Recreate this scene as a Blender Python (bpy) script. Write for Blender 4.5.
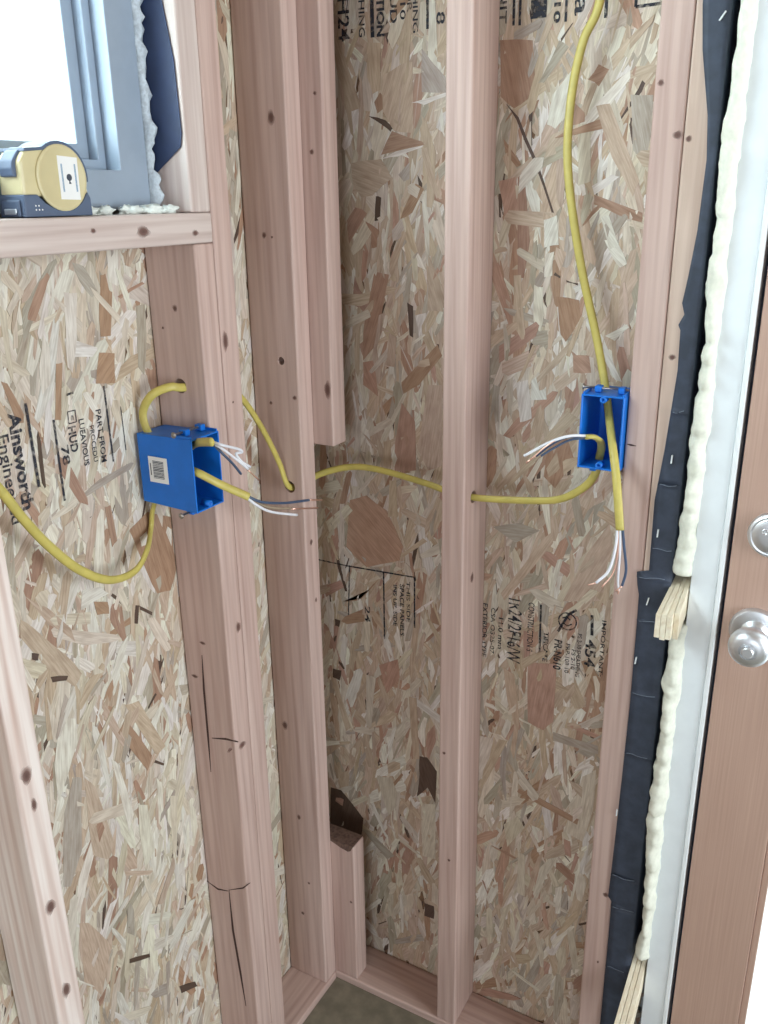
import bpy, bmesh, math, random
from mathutils import Vector, Matrix, noise

# ------------------------------------------------------------------ scene, camera, light
sc = bpy.context.scene
for o in list(bpy.data.objects):
    bpy.data.objects.remove(o)
COL = sc.collection

cam_d = bpy.data.cameras.new('camera')
cam = bpy.data.objects.new('camera', cam_d)
COL.objects.link(cam)
cam_d.sensor_fit = 'VERTICAL'
cam_d.sensor_height = 32.0
cam_d.lens = 27.579
cam_d.clip_start = 0.02
RV = Vector((0.87063576, 0.49175349, -0.01311035))
UV = Vector((-0.15521999, 0.29990691, 0.94125586))
FV = Vector((-0.46679774, 0.81745603, -0.33743965))
m = Matrix((RV, UV, -FV)).transposed().to_4x4()
m.translation = Vector((0.87118, -1.23573, 1.52775))
cam.matrix_world = m
sc.camera = cam

world = bpy.data.worlds.new('world')
sc.world = world
world.use_nodes = True
wb = world.node_tree.nodes['Background']
wb.inputs['Color'].default_value = (0.80, 0.93, 1.0, 1)
wb.inputs['Strength'].default_value = 1.6


def area(name, loc, direction, sx, sy, power, color):
    d = bpy.data.lights.new(name, 'AREA')
    d.shape = 'RECTANGLE'
    d.size = sx
    d.size_y = sy
    d.energy = power
    d.color = color
    o = bpy.data.objects.new(name, d)
    COL.objects.link(o)
    o.location = loc
    o.rotation_euler = Vector(direction).to_track_quat('-Z', 'Y').to_euler()
    return o


# daylight standing outside the window and the glazed door, plus two added fills
area('daylight_window', (-0.32, -1.32, 1.90), (1, 0, -0.12), 2.2, 1.0, 78, (0.82, 0.94, 1.0))
area('daylight_door', (1.15, 0.40, 1.15), (0, -1, 0), 0.9, 1.9, 9, (0.9, 0.96, 1.0))
area('fill_right', (2.95, -0.72, 1.45), (-1, 0, -0.05), 1.1, 1.5, 46, (0.87, 0.95, 1.0))  # added fill from the unseen right side, brightens the window wall

area('fill_rear', (1.7, -4.9, 1.0), (0, 1, 0), 1.6, 1.8, 34, (0.86, 0.92, 1.0))  # added fill behind the viewer, lifts the lower door wall

vs = sc.view_settings
vs.view_transform = 'Standard'
vs.look = 'None'
vs.gamma = 1.0
vs.use_curve_mapping = False
vs.exposure = 0.20
try:
    sc.cycles.use_denoising = True
    sc.cycles.max_bounces = 8
except Exception:
    pass

# ------------------------------------------------------------------ dimensions (metres)
D, T = 0.089, 0.038          # depth and thickness of a framing board
YJ = -0.3402                 # window side of the jack stud
XC = 0.3172                  # left side of the middle stud
XD = 0.5878                  # left side of the door stud
ZS = 1.511                   # top of the rough sill
ZT = 2.36                    # underside of the top plates
YL = -0.7169
rnd = random.Random(7)

# ------------------------------------------------------------------ materials


def srgb(r, g, b):
    def f(c):
        c /= 255.0
        return c / 12.92 if c <= 0.04045 else ((c + 0.055) / 1.055) ** 2.4
    return (f(r), f(g), f(b), 1)


def new_mat(name):
    mt = bpy.data.materials.new(name)
    mt.use_nodes = True
    nt = mt.node_tree
    return mt, nt, nt.nodes['Principled BSDF']


def noise_mix(nt, vec, scale, c1, c2, detail=3, lo=0.35, hi=0.65):
    n = nt.nodes.new('ShaderNodeTexNoise')
    n.inputs['Scale'].default_value = scale
    n.inputs['Detail'].default_value = detail
    if vec is not None:
        nt.links.new(vec, n.inputs['Vector'])
    r = nt.nodes.new('ShaderNodeValToRGB')
    r.color_ramp.elements[0].position = lo
    r.color_ramp.elements[1].position = hi
    r.color_ramp.elements[0].color = c1
    r.color_ramp.elements[1].color = c2
    nt.links.new(n.outputs['Fac'], r.inputs['Fac'])
    return n, r


def plain(name, col, rough=0.6, metal=0.0, spec=0.5, vary=0.06, scale=40, bump=0.0, coat=0.0):
    mt, nt, b = new_mat(name)
    tc = nt.nodes.new('ShaderNodeTexCoord')
    c1 = tuple(max(0, x * (1 - vary)) for x in col[:3]) + (1,)
    c2 = tuple(min(1, x * (1 + vary)) for x in col[:3]) + (1,)
    n, r = noise_mix(nt, tc.outputs['Object'], scale, c1, c2)
    nt.links.new(r.outputs['Color'], b.inputs['Base Color'])
    b.inputs['Roughness'].default_value = rough
    b.inputs['Metallic'].default_value = metal
    b.inputs['Specular IOR Level'].default_value = spec
    b.inputs['Coat Weight'].default_value = coat
    if bump:
        bp = nt.nodes.new('ShaderNodeBump')
        bp.inputs['Strength'].default_value = bump
        bp.inputs['Distance'].default_value = 0.002
        nt.links.new(n.outputs['Fac'], bp.inputs['Height'])
        nt.links.new(bp.outputs['Normal'], b.inputs['Normal'])
    return mt


def lumber(name, light, dark, blot, ring=1.0):
    """planed softwood: grain runs along local Z, every board cut from another place of the log"""
    mt, nt, b = new_mat(name)
    N, L = nt.nodes, nt.links
    tc = N.new('ShaderNodeTexCoord')
    oi = N.new('ShaderNodeObjectInfo')
    mul = N.new('ShaderNodeMath')
    mul.operation = 'MULTIPLY'
    mul.inputs[1].default_value = 37.0
    L.new(oi.outputs['Random'], mul.inputs[0])
    comb = N.new('ShaderNodeCombineXYZ')
    L.new(mul.outputs[0], comb.inputs[0])
    L.new(mul.outputs[0], comb.inputs[2])
    add = N.new('ShaderNodeVectorMath')
    add.operation = 'ADD'
    L.new(tc.outputs['Object'], add.inputs[0])
    L.new(comb.outputs[0], add.inputs[1])
    mp = N.new('ShaderNodeMapping')
    mp.inputs['Scale'].default_value = (1, 1, 0.035)
    L.new(add.outputs[0], mp.inputs['Vector'])
    n1, r1 = noise_mix(nt, mp.outputs['Vector'], 120, dark, light, 4, 0.25, 0.62)
    mp2 = N.new('ShaderNodeMapping')
    mp2.inputs['Scale'].default_value = (1, 1, 0.16)
    L.new(add.outputs[0], mp2.inputs['Vector'])
    n2, r2 = noise_mix(nt, mp2.outputs['Vector'], 14, blot, (1, 1, 1, 1), 3, 0.3, 0.62)
    mx = N.new('ShaderNodeMix')
    mx.data_type = 'RGBA'
    mx.blend_type = 'MULTIPLY'
    mx.inputs['Factor'].default_value = 0.55
    L.new(r1.outputs['Color'], mx.inputs['A'])
    L.new(r2.outputs['Color'], mx.inputs['B'])
    # growth rings
    wv = N.new('ShaderNodeTexWave')
    wv.wave_type = 'BANDS'
    wv.bands_direction = 'DIAGONAL'
    wv.inputs['Scale'].default_value = 34
    wv.inputs['Distortion'].default_value = 5.0
    wv.inputs['Detail'].default_value = 1.5
    wv.inputs['Detail Scale'].default_value = 0.6
    L.new(mp.outputs['Vector'], wv.inputs['Vector'])
    rr = N.new('ShaderNodeValToRGB')
    rr.color_ramp.elements[0].color = (0.74, 0.66, 0.63, 1)
    rr.color_ramp.elements[1].color = (1, 1, 1, 1)
    rr.color_ramp.elements[1].position = 0.45
    L.new(wv.outputs['Fac'], rr.inputs['Fac'])
    mx2 = N.new('ShaderNodeMix')
    mx2.data_type = 'RGBA'
    mx2.blend_type = 'MULTIPLY'
    mx2.inputs['Factor'].default_value = 0.5 * ring
    L.new(mx.outputs['Result'], mx2.inputs['A'])
    L.new(rr.outputs['Color'], mx2.inputs['B'])
    L.new(mx2.outputs['Result'], b.inputs['Base Color'])
    b.inputs['Roughness'].default_value = 0.62
    b.inputs['Specular IOR Level'].default_value = 0.35
    bp = N.new('ShaderNodeBump')
    bp.inputs['Strength'].default_value = 0.15
    bp.inputs['Distance'].default_value = 0.001
    L.new(n1.outputs['Fac'], bp.inputs['Height'])
    L.new(bp.outputs['Normal'], b.inputs['Normal'])
    return mt


def strand_material():
    mt, nt, b = new_mat('pressed_wood_strands')
    N, L = nt.nodes, nt.links
    at = N.new('ShaderNodeAttribute')
    at.attribute_name = 'tint'
    uv = N.new('ShaderNodeUVMap')
    uv.uv_map = 'grain'
    mp = N.new('ShaderNodeMapping')
    mp.inputs['Scale'].default_value = (420, 26, 1)
    L.new(uv.outputs['UV'], mp.inputs['Vector'])
    n, r = noise_mix(nt, mp.outputs['Vector'], 1.0, (0.78, 0.74, 0.71, 1), (1.06, 1.06, 1.06, 1), 4, 0.28, 0.66)
    mp2 = N.new('ShaderNodeMapping')
    mp2.inputs['Scale'].default_value = (120, 34, 1)
    L.new(uv.outputs['UV'], mp2.inputs['Vector'])
    n2, r2 = noise_mix(nt, mp2.outputs['Vector'], 1.0, (0.82, 0.77, 0.74, 1), (1.03, 1.03, 1.03, 1), 3, 0.30, 0.55)
    m1 = N.new('ShaderNodeMix')
    m1.data_type = 'RGBA'
    m1.blend_type = 'MULTIPLY'
    m1.inputs['Factor'].default_value = 1.0
    L.new(at.outputs['Color'], m1.inputs['A'])
    L.new(r.outputs['Color'], m1.inputs['B'])
    m2 = N.new('ShaderNodeMix')
    m2.data_type = 'RGBA'
    m2.blend_type = 'MULTIPLY'
    m2.inputs['Factor'].default_value = 0.8
    L.new(m1.outputs['Result'], m2.inputs['A'])
    L.new(r2.outputs['Color'], m2.inputs['B'])
    L.new(m2.outputs['Result'], b.inputs['Base Color'])
    b.inputs['Roughness'].default_value = 0.55
    b.inputs['Specular IOR Level'].default_value = 0.35
    bp = N.new('ShaderNodeBump')
    bp.inputs['Strength'].default_value = 0.25
    bp.inputs['Distance'].default_value = 0.001
    L.new(n.outputs['Fac'], bp.inputs['Height'])
    L.new(bp.outputs['Normal'], b.inputs['Normal'])
    return mt


def ink_material():
    mt, nt, b = new_mat('worn_stencil_ink')
    N, L = nt.nodes, nt.links
    tc = N.new('ShaderNodeTexCoord')
    n = N.new('ShaderNodeTexNoise')
    n.inputs['Scale'].default_value = 170
    n.inputs['Detail'].default_value = 3
    L.new(tc.outputs['Object'], n.inputs['Vector'])
    r = N.new('ShaderNodeValToRGB')
    r.color_ramp.elements[0].position = 0.36
    r.color_ramp.elements[1].position = 0.52
    r.color_ramp.elements[0].color = (0.42, 0.42, 0.42, 1)
    r.color_ramp.elements[1].color = (0.92, 0.92, 0.92, 1)
    L.new(n.outputs['Fac'], r.inputs['Fac'])
    L.new(r.outputs['Color'], b.inputs['Alpha'])
    b.inputs['Base Color'].default_value = srgb(38, 40, 52)
    b.inputs['Roughness'].default_value = 0.7
    return mt


def glass_material():
    mt, nt, b = new_mat('clear_glass')
    N, L = nt.nodes, nt.links
    out = N['Material Output']
    tr = N.new('ShaderNodeBsdfTransparent')
    tr.inputs['Color'].default_value = (0.96, 0.99, 0.98, 1)
    gl = N.new('ShaderNodeBsdfGlossy')
    gl.inputs['Roughness'].default_value = 0.02
    mx = N.new('ShaderNodeMixShader')
    mx.inputs['Fac'].default_value = 0.06
    L.new(tr.outputs[0], mx.inputs[1])
    L.new(gl.outputs[0], mx.inputs[2])
    L.new(mx.outputs[0], out.inputs['Surface'])
    return mt


def veneer_material():
    mt, nt, b = new_mat('door_veneer')
    N, L = nt.nodes, nt.links
    tc = N.new('ShaderNodeTexCoord')
    mp = N.new('ShaderNodeMapping')
    mp.inputs['Scale'].default_value = (1, 1, 0.012)
    L.new(tc.outputs['Object'], mp.inputs['Vector'])
    n, r = noise_mix(nt, mp.outputs['Vector'], 420, srgb(176, 144, 128), srgb(194, 162, 146), 3, 0.2, 0.8)
    L.new(r.outputs['Color'], b.inputs['Base Color'])
    b.inputs['Roughness'].default_value = 0.45
    return mt


def knot_material():
    mt, nt, b = new_mat('knot_wood')
    N, L = nt.nodes, nt.links
    tc = N.new('ShaderNodeTexCoord')
    sb = N.new('ShaderNodeVectorMath')
    sb.operation = 'SUBTRACT'
    sb.inputs[1].default_value = (0.5, 0.5, 0.5)
    L.new(tc.outputs['Generated'], sb.inputs[0])
    ln = N.new('ShaderNodeVectorMath')
    ln.operation = 'LENGTH'
    L.new(sb.outputs[0], ln.inputs[0])
    al = N.new('ShaderNodeMapRange')
    al.inputs['From Min'].default_value = 0.52
    al.inputs['From Max'].default_value = 0.72
    al.inputs['To Min'].default_value = 0.85
    al.inputs['To Max'].default_value = 0.0
    L.new(ln.outputs['Value'], al.inputs['Value'])
    L.new(al.outputs[0], b.inputs['Alpha'])
    cr = N.new('ShaderNodeValToRGB')
    cr.color_ramp.elements[0].color = srgb(96, 66, 58)
    cr.color_ramp.elements[0].position = 0.5
    cr.color_ramp.elements[1].color = srgb(158, 122, 112)
    cr.color_ramp.elements[1].position = 0.66
    L.new(ln.outputs['Value'], cr.inputs['Fac'])
    L.new(cr.outputs['Color'], b.inputs['Base Color'])
    b.inputs['Roughness'].default_value = 0.6
    return mt


M = {}
M['fir'] = lumber('pink_fir', srgb(205, 180, 170), srgb(184, 157, 148), (0.86, 0.78, 0.76, 1), 0.6)
M['pine'] = lumber('pale_pine', srgb(214, 192, 178), srgb(194, 168, 152), (0.86, 0.80, 0.76, 1), 0.6)
M['sill'] = lumber('sill_fir', srgb(214, 200, 193), srgb(192, 172, 165), (0.82, 0.76, 0.75, 1), 0.6)
M['wane'] = lumber('knotty_pale_pine', srgb(240, 230, 224), srgb(220, 198, 188), (0.84, 0.74, 0.70, 1))
M['shim'] = lumber('shim_cedar', srgb(242, 234, 212), srgb(226, 210, 182), (0.94, 0.9, 0.84, 1), 0.4)
M['strand'] = strand_material()
M['osb'] = plain('strand_board_core', srgb(120, 92, 70), 0.8, vary=0.3, scale=120)
M['ink'] = ink_material()
M['knot'] = knot_material()
M['crack'] = plain('drying_crack', srgb(72, 50, 46), 0.9)
M['dark_cap'] = plain('brown_end_cap', srgb(104, 82, 72), 0.9, vary=0.3, scale=200)
M['hole'] = plain('drilled_wood', srgb(60, 40, 36), 0.9)
M['blue'] = plain('blue_plastic', srgb(16, 114, 212), 0.42, vary=0.05)
M['yellow'] = plain('yellow_sheath', srgb(198, 183, 98), 0.42, vary=0.07, scale=60)
M['white_wire'] = plain('white_insulation', srgb(226, 226, 232), 0.4)
M['black_wire'] = plain('black_insulation', srgb(66, 82, 108), 0.38)
M['copper'] = plain('bare_copper', srgb(240, 196, 178), 0.3, metal=0.85)
M['paper'] = plain('kraft_paper', srgb(150, 132, 112), 0.9)
M['steel'] = plain('satin_steel', srgb(222, 224, 228), 0.42, metal=1.0, vary=0.03)
M['nail'] = plain('zinc_nail', srgb(176, 170, 164), 0.4, metal=0.9)
M['membrane'] = plain('black_building_paper', srgb(56, 64, 80), 0.62, vary=0.18, scale=60, bump=0.3)
M['fold_glint'] = plain('fold_highlight', srgb(120, 130, 146), 0.7)
M['flash'] = plain('navy_flashing', srgb(36, 50, 84), 0.5, vary=0.12, scale=50, bump=0.2)
M['foam'] = plain('cream_foam', srgb(228, 229, 214), 0.75, vary=0.05, scale=160, bump=0.25)
M['foam_cut'] = plain('grey_foam', srgb(196, 206, 214), 0.85, vary=0.15, scale=220, bump=0.4)
M['paint'] = plain('white_painted_wood', srgb(230, 236, 240), 0.42, vary=0.02)
M['strip'] = plain('white_vinyl_strip', srgb(236, 240, 242), 0.35, vary=0.01)
M['veneer'] = veneer_material()
M['glass'] = glass_material()
M['vinyl'] = plain('grey_vinyl', srgb(150, 164, 180), 0.4, vary=0.03)
M['floor'] = plain('dusty_floor', srgb(124, 118, 102), 0.85, vary=0.16, scale=36, bump=0.2)
M['ceiling'] = plain('plain_sheathing', srgb(150, 130, 112), 0.85, vary=0.12, scale=9)
M['tape_yellow'] = plain('yellow_abs', srgb(208, 195, 152), 0.4, vary=0.03)
M['tape_dark'] = plain('dark_rubber', srgb(84, 98, 122), 0.6, vary=0.06)
M['sticker'] = plain('white_sticker', srgb(238, 238, 236), 0.5, vary=0.02)
M['print'] = plain('dark_print', srgb(60, 66, 78), 0.6)
M['print_blue'] = plain('blue_print', srgb(96, 140, 176), 0.6)
M['scrap'] = plain('white_foam_scrap', srgb(232, 238, 232), 0.8, vary=0.06, scale=200, bump=0.3)
M['gasket'] = plain('dark_gasket', srgb(52, 56, 74), 0.7)

# ------------------------------------------------------------------ helpers


def adopt(child, parent):
    child.parent = parent
    child.matrix_parent_inverse = full_world(parent).inverted()


def full_world(o):
    if o.parent is None:
        return o.matrix_basis.copy()
    return full_world(o.parent) @ o.matrix_parent_inverse @ o.matrix_basis


def tag(o, label, cat, group=None, kind=None):
    if label:
        o['label'] = label
    if cat:
        o['category'] = cat
    if group:
        o['group'] = group
    if kind:
        o['kind'] = kind
    return o


def mesh_obj(name, bm, mat, parent=None, smooth=False, loc=None, rot=None):
    me = bpy.data.meshes.new(name)
    bm.normal_update()
    bm.to_mesh(me)
    bm.free()
    me.materials.append(M[mat] if isinstance(mat, str) else mat)
    if smooth:
        for p in me.polygons:
            p.use_smooth = True
    o = bpy.data.objects.new(name, me)
    COL.objects.link(o)
    if loc:
        o.location = loc
    if rot:
        o.rotation_euler = rot
    if parent:
        adopt(o, parent)
    return o


def empty(name, loc, label, cat, group=None, kind=None):
    o = bpy.data.objects.new(name, None)
    COL.objects.link(o)
    o.empty_display_size = 0.05
    o.location = loc
    return tag(o, label, cat, group, kind)


def add_box(bm, x0, x1, y0, y1, z0, z1, bevel=0.0, segs=2):
    t = bmesh.new()
    bmesh.ops.create_cube(t, size=1.0)
    for v in t.verts:
        v.co = Vector((x0 + (v.co.x + 0.5) * (x1 - x0), y0 + (v.co.y + 0.5) * (y1 - y0), z0 + (v.co.z + 0.5) * (z1 - z0)))
    if bevel:
        bmesh.ops.bevel(t, geom=list(t.edges), offset=bevel, segments=segs, affect='EDGES', profile=0.5)
    merge(bm, t)


def merge(bm, t, mat=None):
    if mat is not None:
        bmesh.ops.transform(t, matrix=mat, verts=t.verts)
    me = bpy.data.meshes.new('tmp')
    t.to_mesh(me)
    t.free()
    bm.from_mesh(me)
    bpy.data.meshes.remove(me)


def box(name, x0, x1, y0, y1, z0, z1, mat, parent=None, bevel=0.0, segs=2):
    bm = bmesh.new()
    add_box(bm, x0, x1, y0, y1, z0, z1, bevel, segs)
    return mesh_obj(name, bm, mat, parent)


def spline(pts, n=10):
    """Catmull-Rom through the points"""
    P = [Vector(p) for p in pts]
    P = [P[0] * 2 - P[1]] + P + [P[-1] * 2 - P[-2]]
    out = []
    for i in range(1, len(P) - 2):
        p0, p1, p2, p3 = P[i - 1:i + 3]
        for k in range(n):
            t = k / n
            out.append(0.5 * ((2 * p1) + (p2 - p0) * t + (2 * p0 - 5 * p1 + 4 * p2 - p3) * t * t
                              + (3 * p1 - p0 - 3 * p2 + p3) * t ** 3))
    out.append(P[-2])
    return out


def add_tube(bm, pts, ra, rb, wide=(0, 0, 1), seg=10, cap=True):
    """sweep an oval section; wide = direction of the long axis of the section (radius ra)"""
    w = Vector(wide)
    rings = []
    for i, p in enumerate(pts):
        a = pts[max(0, i - 1)]
        b = pts[min(len(pts) - 1, i + 1)]
        t = (Vector(b) - Vector(a)).normalized()
        w = w - t * w.dot(t)
        if w.length < 1e-5:
            w = t.orthogonal()
        w.normalize()
        v = t.cross(w)
        r1 = ra[i] if isinstance(ra, (list, tuple)) else ra
        r2 = rb[i] if isinstance(rb, (list, tuple)) else rb
        rings.append([bm.verts.new(Vector(p) + w * (r1 * math.cos(2 * math.pi * k / seg)) + v * (r2 * math.sin(2 * math.pi * k / seg)))
                      for k in range(seg)])
    for A, B in zip(rings, rings[1:]):
        for k in range(seg):
            bm.faces.new((A[k], A[(k + 1) % seg], B[(k + 1) % seg], B[k]))
    if cap:
        bm.faces.new(rings[0][::-1])
        bm.faces.new(rings[-1])


def tube(name, pts, ra, rb, mat, parent=None, wide=(0, 0, 1), n=10, seg=10):
    bm = bmesh.new()
    add_tube(bm, spline(pts, n), ra, rb, wide, seg)
    bmesh.ops.recalc_face_normals(bm, faces=bm.faces)
    return mesh_obj(name, bm, mat, parent, smooth=True)


def add_lathe(bm, prof, origin, axis, seg=32):
    """prof: (distance along axis, radius)"""
    ax = Vector(axis).normalized()
    u = ax.orthogonal().normalized()
    v = ax.cross(u)
    rings = []
    for h, r in prof:
        c = Vector(origin) + ax * h
        rings.append([bm.verts.new(c + (u * math.cos(2 * math.pi * k / seg) + v * math.sin(2 * math.pi * k / seg)) * max(r, 1e-5))
                      for k in range(seg)])
    for A, B in zip(rings, rings[1:]):
        for k in range(seg):
            bm.faces.new((A[k], A[(k + 1) % seg], B[(k + 1) % seg], B[k]))
    bm.faces.new(rings[0][::-1])
    bm.faces.new(rings[-1])


def lathe(name, prof, origin, axis, mat, parent=None, seg=32, smooth=True):
    bm = bmesh.new()
    add_lathe(bm, prof, origin, axis, seg)
    bmesh.ops.recalc_face_normals(bm, faces=bm.faces)
    o = mesh_obj(name, bm, mat, parent, smooth=smooth)
    if smooth:
        es = o.modifiers.new('split', 'EDGE_SPLIT')
        es.split_angle = math.radians(38)
    return o


def prism(name, pts, thick, mat, parent=None, bevel=0.0):
    """closed outline of 3D points, thickened along the vector thick"""
    bm = bmesh.new()
    a = [bm.verts.new(Vector(p)) for p in pts]
    b = [bm.verts.new(Vector(p) + Vector(thick)) for p in pts]
    n = len(pts)
    bm.faces.new(a[::-1])
    bm.faces.new(b)
    for k in range(n):
        bm.faces.new((a[k], a[(k + 1) % n], b[(k + 1) % n], b[k]))
    bmesh.ops.recalc_face_normals(bm, faces=bm.faces)
    if bevel:
        bmesh.ops.bevel(bm, geom=list(bm.edges), offset=bevel, segments=2, affect='EDGES', profile=0.5)
    return mesh_obj(name, bm, mat, parent)


def board(name, x0, x1, y0, y1, z0, z1, axis, mat, label, cat, group=None, bevel=0.003):
    """a length of framing lumber whose grain (local Z) follows its long axis"""
    c = Vector(((x0 + x1) / 2, (y0 + y1) / 2, z0))
    if axis == 'Z':
        dims, rot = (x1 - x0, y1 - y0, z1 - z0), (0, 0, 0)
    elif axis == 'Y':
        c = Vector(((x0 + x1) / 2, y0, (z0 + z1) / 2))
        dims, rot = (x1 - x0, z1 - z0, y1 - y0), (-math.pi / 2, 0, 0)
    else:
        c = Vector((x0, (y0 + y1) / 2, (z0 + z1) / 2))
        dims, rot = (z1 - z0, y1 - y0, x1 - x0), (0, math.pi / 2, 0)
    bm = bmesh.new()
    add_box(bm, -dims[0] / 2, dims[0] / 2, -dims[1] / 2, dims[1] / 2, 0, dims[2], bevel, 3)
    o = mesh_obj(name, bm, mat, None, loc=c, rot=rot)
    return tag(o, label, cat, group)


def drill(o, p, axis, r, length=0.3):
    bm = bmesh.new()
    a = Vector(axis)
    add_lathe(bm, [(-length / 2, r), (length / 2, r)], p, a, 20)
    bmesh.ops.recalc_face_normals(bm, faces=bm.faces)
    c = mesh_obj('cutter', bm, 'hole')
    md = o.modifiers.new('hole', 'BOOLEAN')
    md.object = c
    md.operation = 'DIFFERENCE'
    md.solver = 'EXACT'
    bpy.context.view_layer.update()
    dg = bpy.context.evaluated_depsgraph_get()
    me = bpy.data.meshes.new_from_object(o.evaluated_get(dg))
    o.modifiers.clear()
    o.data = me
    if len(me.materials) == 0:
        me.materials.append(M['fir'])
    bpy.data.objects.remove(c)


def knot(parent, p, normal, rw, rh, mat='knot'):
    """oval knot let into a face, a hair proud of it"""
    n = Vector(normal)
    up = Vector((0, 0, 1)) if abs(n.z) < 0.5 else Vector((0, 1, 0))
    s = up.cross(n)
    pts = []
    for k in range(14):
        a = 2 * math.pi * k / 14
        j = 1 + 0.16 * math.sin(3 * a + p[2] * 90) + 0.1 * math.sin(5 * a + p[2] * 40)
        pts.append(Vector(p) + s * (rw * j * math.cos(a)) + up * (rh * j * math.sin(a)) - n * 0.001)
    return prism('knot', pts, n * 0.0013, mat, parent)


def crack(parent, pts, normal, w):
    """long thin drying crack along a board face"""
    n = Vector(normal)
    P = [Vector(p) for p in pts]
    L, R = [], []
    for i, p in enumerate(P):
        a, b = P[max(0, i - 1)], P[min(len(P) - 1, i + 1)]
        s = (b - a).normalized().cross(n)
        k = w * math.sin(math.pi * (i + 0.25) / (len(P) - 0.5))
        L.append(p + s * k - n * 0.001)
        R.append(p - s * k - n * 0.001)
    return prism('crack', L + R[::-1], n * 0.0013, 'crack', parent)


# ------------------------------------------------------------------ the setting: walls, floor, ceiling


def boxes(name, lst, mat):
    bm = bmesh.new()
    for b in lst:
        add_box(bm, *b)
    o = mesh_obj(name, bm, mat)
    o['kind'] = 'structure'
    return o


WY0, WY1, WZ1 = -2.30, YJ, 2.12        # window rough opening
wall_left = boxes('wall_left', [(-0.012, 0, WY1, 0.012, 0, 2.44), (-0.012, 0, -5.0, WY0, 0, 2.44),
                                (-0.012, 0, WY0, WY1, 0, ZS - 0.002), (-0.012, 0, WY0, WY1, WZ1, 2.44)], 'osb')
tag(wall_left, 'strand board sheathing of the window wall', None)
wall_back = boxes('wall_back', [(0, 0.664, 0, 0.012, 0, 2.44), (0.664, 1.62, 0, 0.012, 2.08, 2.44), (1.62, 3.0, 0, 0.012, 0, 2.44)], 'osb')
tag(wall_back, 'strand board sheathing of the door wall', None)
wall_rear = boxes('wall_rear', [(-0.012, 0.85, -5.012, -5.0, 0, 2.44), (2.55, 3.0, -5.012, -5.0, 0, 2.44), (0.85, 2.55, -5.012, -5.0, 2.15, 2.44)], 'ceiling')  # unseen wall, its opening put in for the rear fill light
wall_right = boxes('wall_right', [(3.0, 3.012, -5.0, -1.35, 0, 2.44), (3.0, 3.012, -0.15, 0.012, 0, 2.44),
                                  (3.0, 3.012, -1.35, -0.15, 0, 0.65), (3.0, 3.012, -1.35, -0.15, 2.25, 2.44)], 'ceiling')  # unseen wall, its opening put in for the right fill light
ceiling = boxes('ceiling', [(-0.012, 3.012, -5.012, 0.012, 2.44, 2.46)], 'ceiling')
floor = boxes('floor', [(0.0915, 3.0, -5.0, -0.0915, 0, 0.023), (-0.012, 3.012, -5.012, 0.012, -0.03, 0)], 'floor')
for o, l in ((wall_rear, 'plain wall with an added light opening behind the viewer'), (wall_right, 'plain wall with an added light opening on the right'),
             (ceiling, 'plain sheathed ceiling'), (floor, 'dusty grey floor inside the bottom plates')):
    o['label'] = l

# pressed strands of the sheathing
PAL = {'W': srgb(222, 217, 206), 'C': srgb(209, 198, 182), 'T': srgb(194, 174, 154), 'B': srgb(170, 138, 116),
       'R': srgb(182, 148, 130), 'D': srgb(92, 74, 64), 'G': srgb(178, 168, 154)}


def strand_faces(verts, faces, tints, uvs, outline, h, tint, ang, wall, tilt=(0, 0)):
    """outline in wall coordinates (s along the wall, z up); raised h from the sheathing"""
    n = len(outline)
    cs = sum(p[0] for p in outline) / n
    cz = sum(p[1] for p in outline) / n
    ca, sa = math.cos(ang), math.sin(ang)
    ou, ov = rnd.uniform(0, 5), rnd.uniform(0, 5)
    base = len(verts)

    def put(s, z, hh):
        verts.append((hh, s, z) if wall == 'L' else (s, -hh, z))
        ds, dz = s - cs, z - cz
        uvs.append((ou + ds * ca - dz * sa, ov + ds * sa + dz * ca))
        tints.append(tint)
    for s, z in outline:
        put(s, z, h + tilt[0] * (s - cs) + tilt[1] * (z - cz))
    for s, z in outline:
        put(s, z, max(0.0, h - 0.0004))
    flip = (wall == 'L')
    top = list(range(base, base + n))
    area2 = sum(outline[k][0] * outline[(k + 1) % n][1] - outline[(k + 1) % n][0] * outline[k][1] for k in range(n))
    ccw = area2 > 0
    # seen from the room, s runs to the right on both walls
    if not ccw:
        top = top[::-1]
    faces.append(top)
    for k in range(n):
        a, b = top[k], top[(k + 1) % n]
        faces.append([a, a + n, b + n, b])


def strand_object(name, data, parent):
    verts, faces, tints, uvs = data
    me = bpy.data.meshes.new(name)
    me.from_pydata(verts, [], faces)
    ca = me.color_attributes.new('tint', 'FLOAT_COLOR', 'POINT')
    ca.data.foreach_set('color', [c for t in tints for c in t])
    ul = me.uv_layers.new(name='grain')
    li = [0] * len(me.loops)
    me.loops.foreach_get('vertex_index', li)
    ul.data.foreach_set('uv', [c for i in li for c in uvs[i]])
    me.materials.append(M['strand'])
    me.update()
    o = bpy.data.objects.new(name, me)
    COL.objects.link(o)
    adopt(o, parent)
    return o


def jit(c, k):
    f = 1 + rnd.uniform(-k, k)
    return (min(1, c[0] * f), min(1, c[1] * f * (1 + rnd.uniform(-.03, .03))), min(1, c[2] * f * (1 + rnd.uniform(-.06, .06))), 1)


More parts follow.
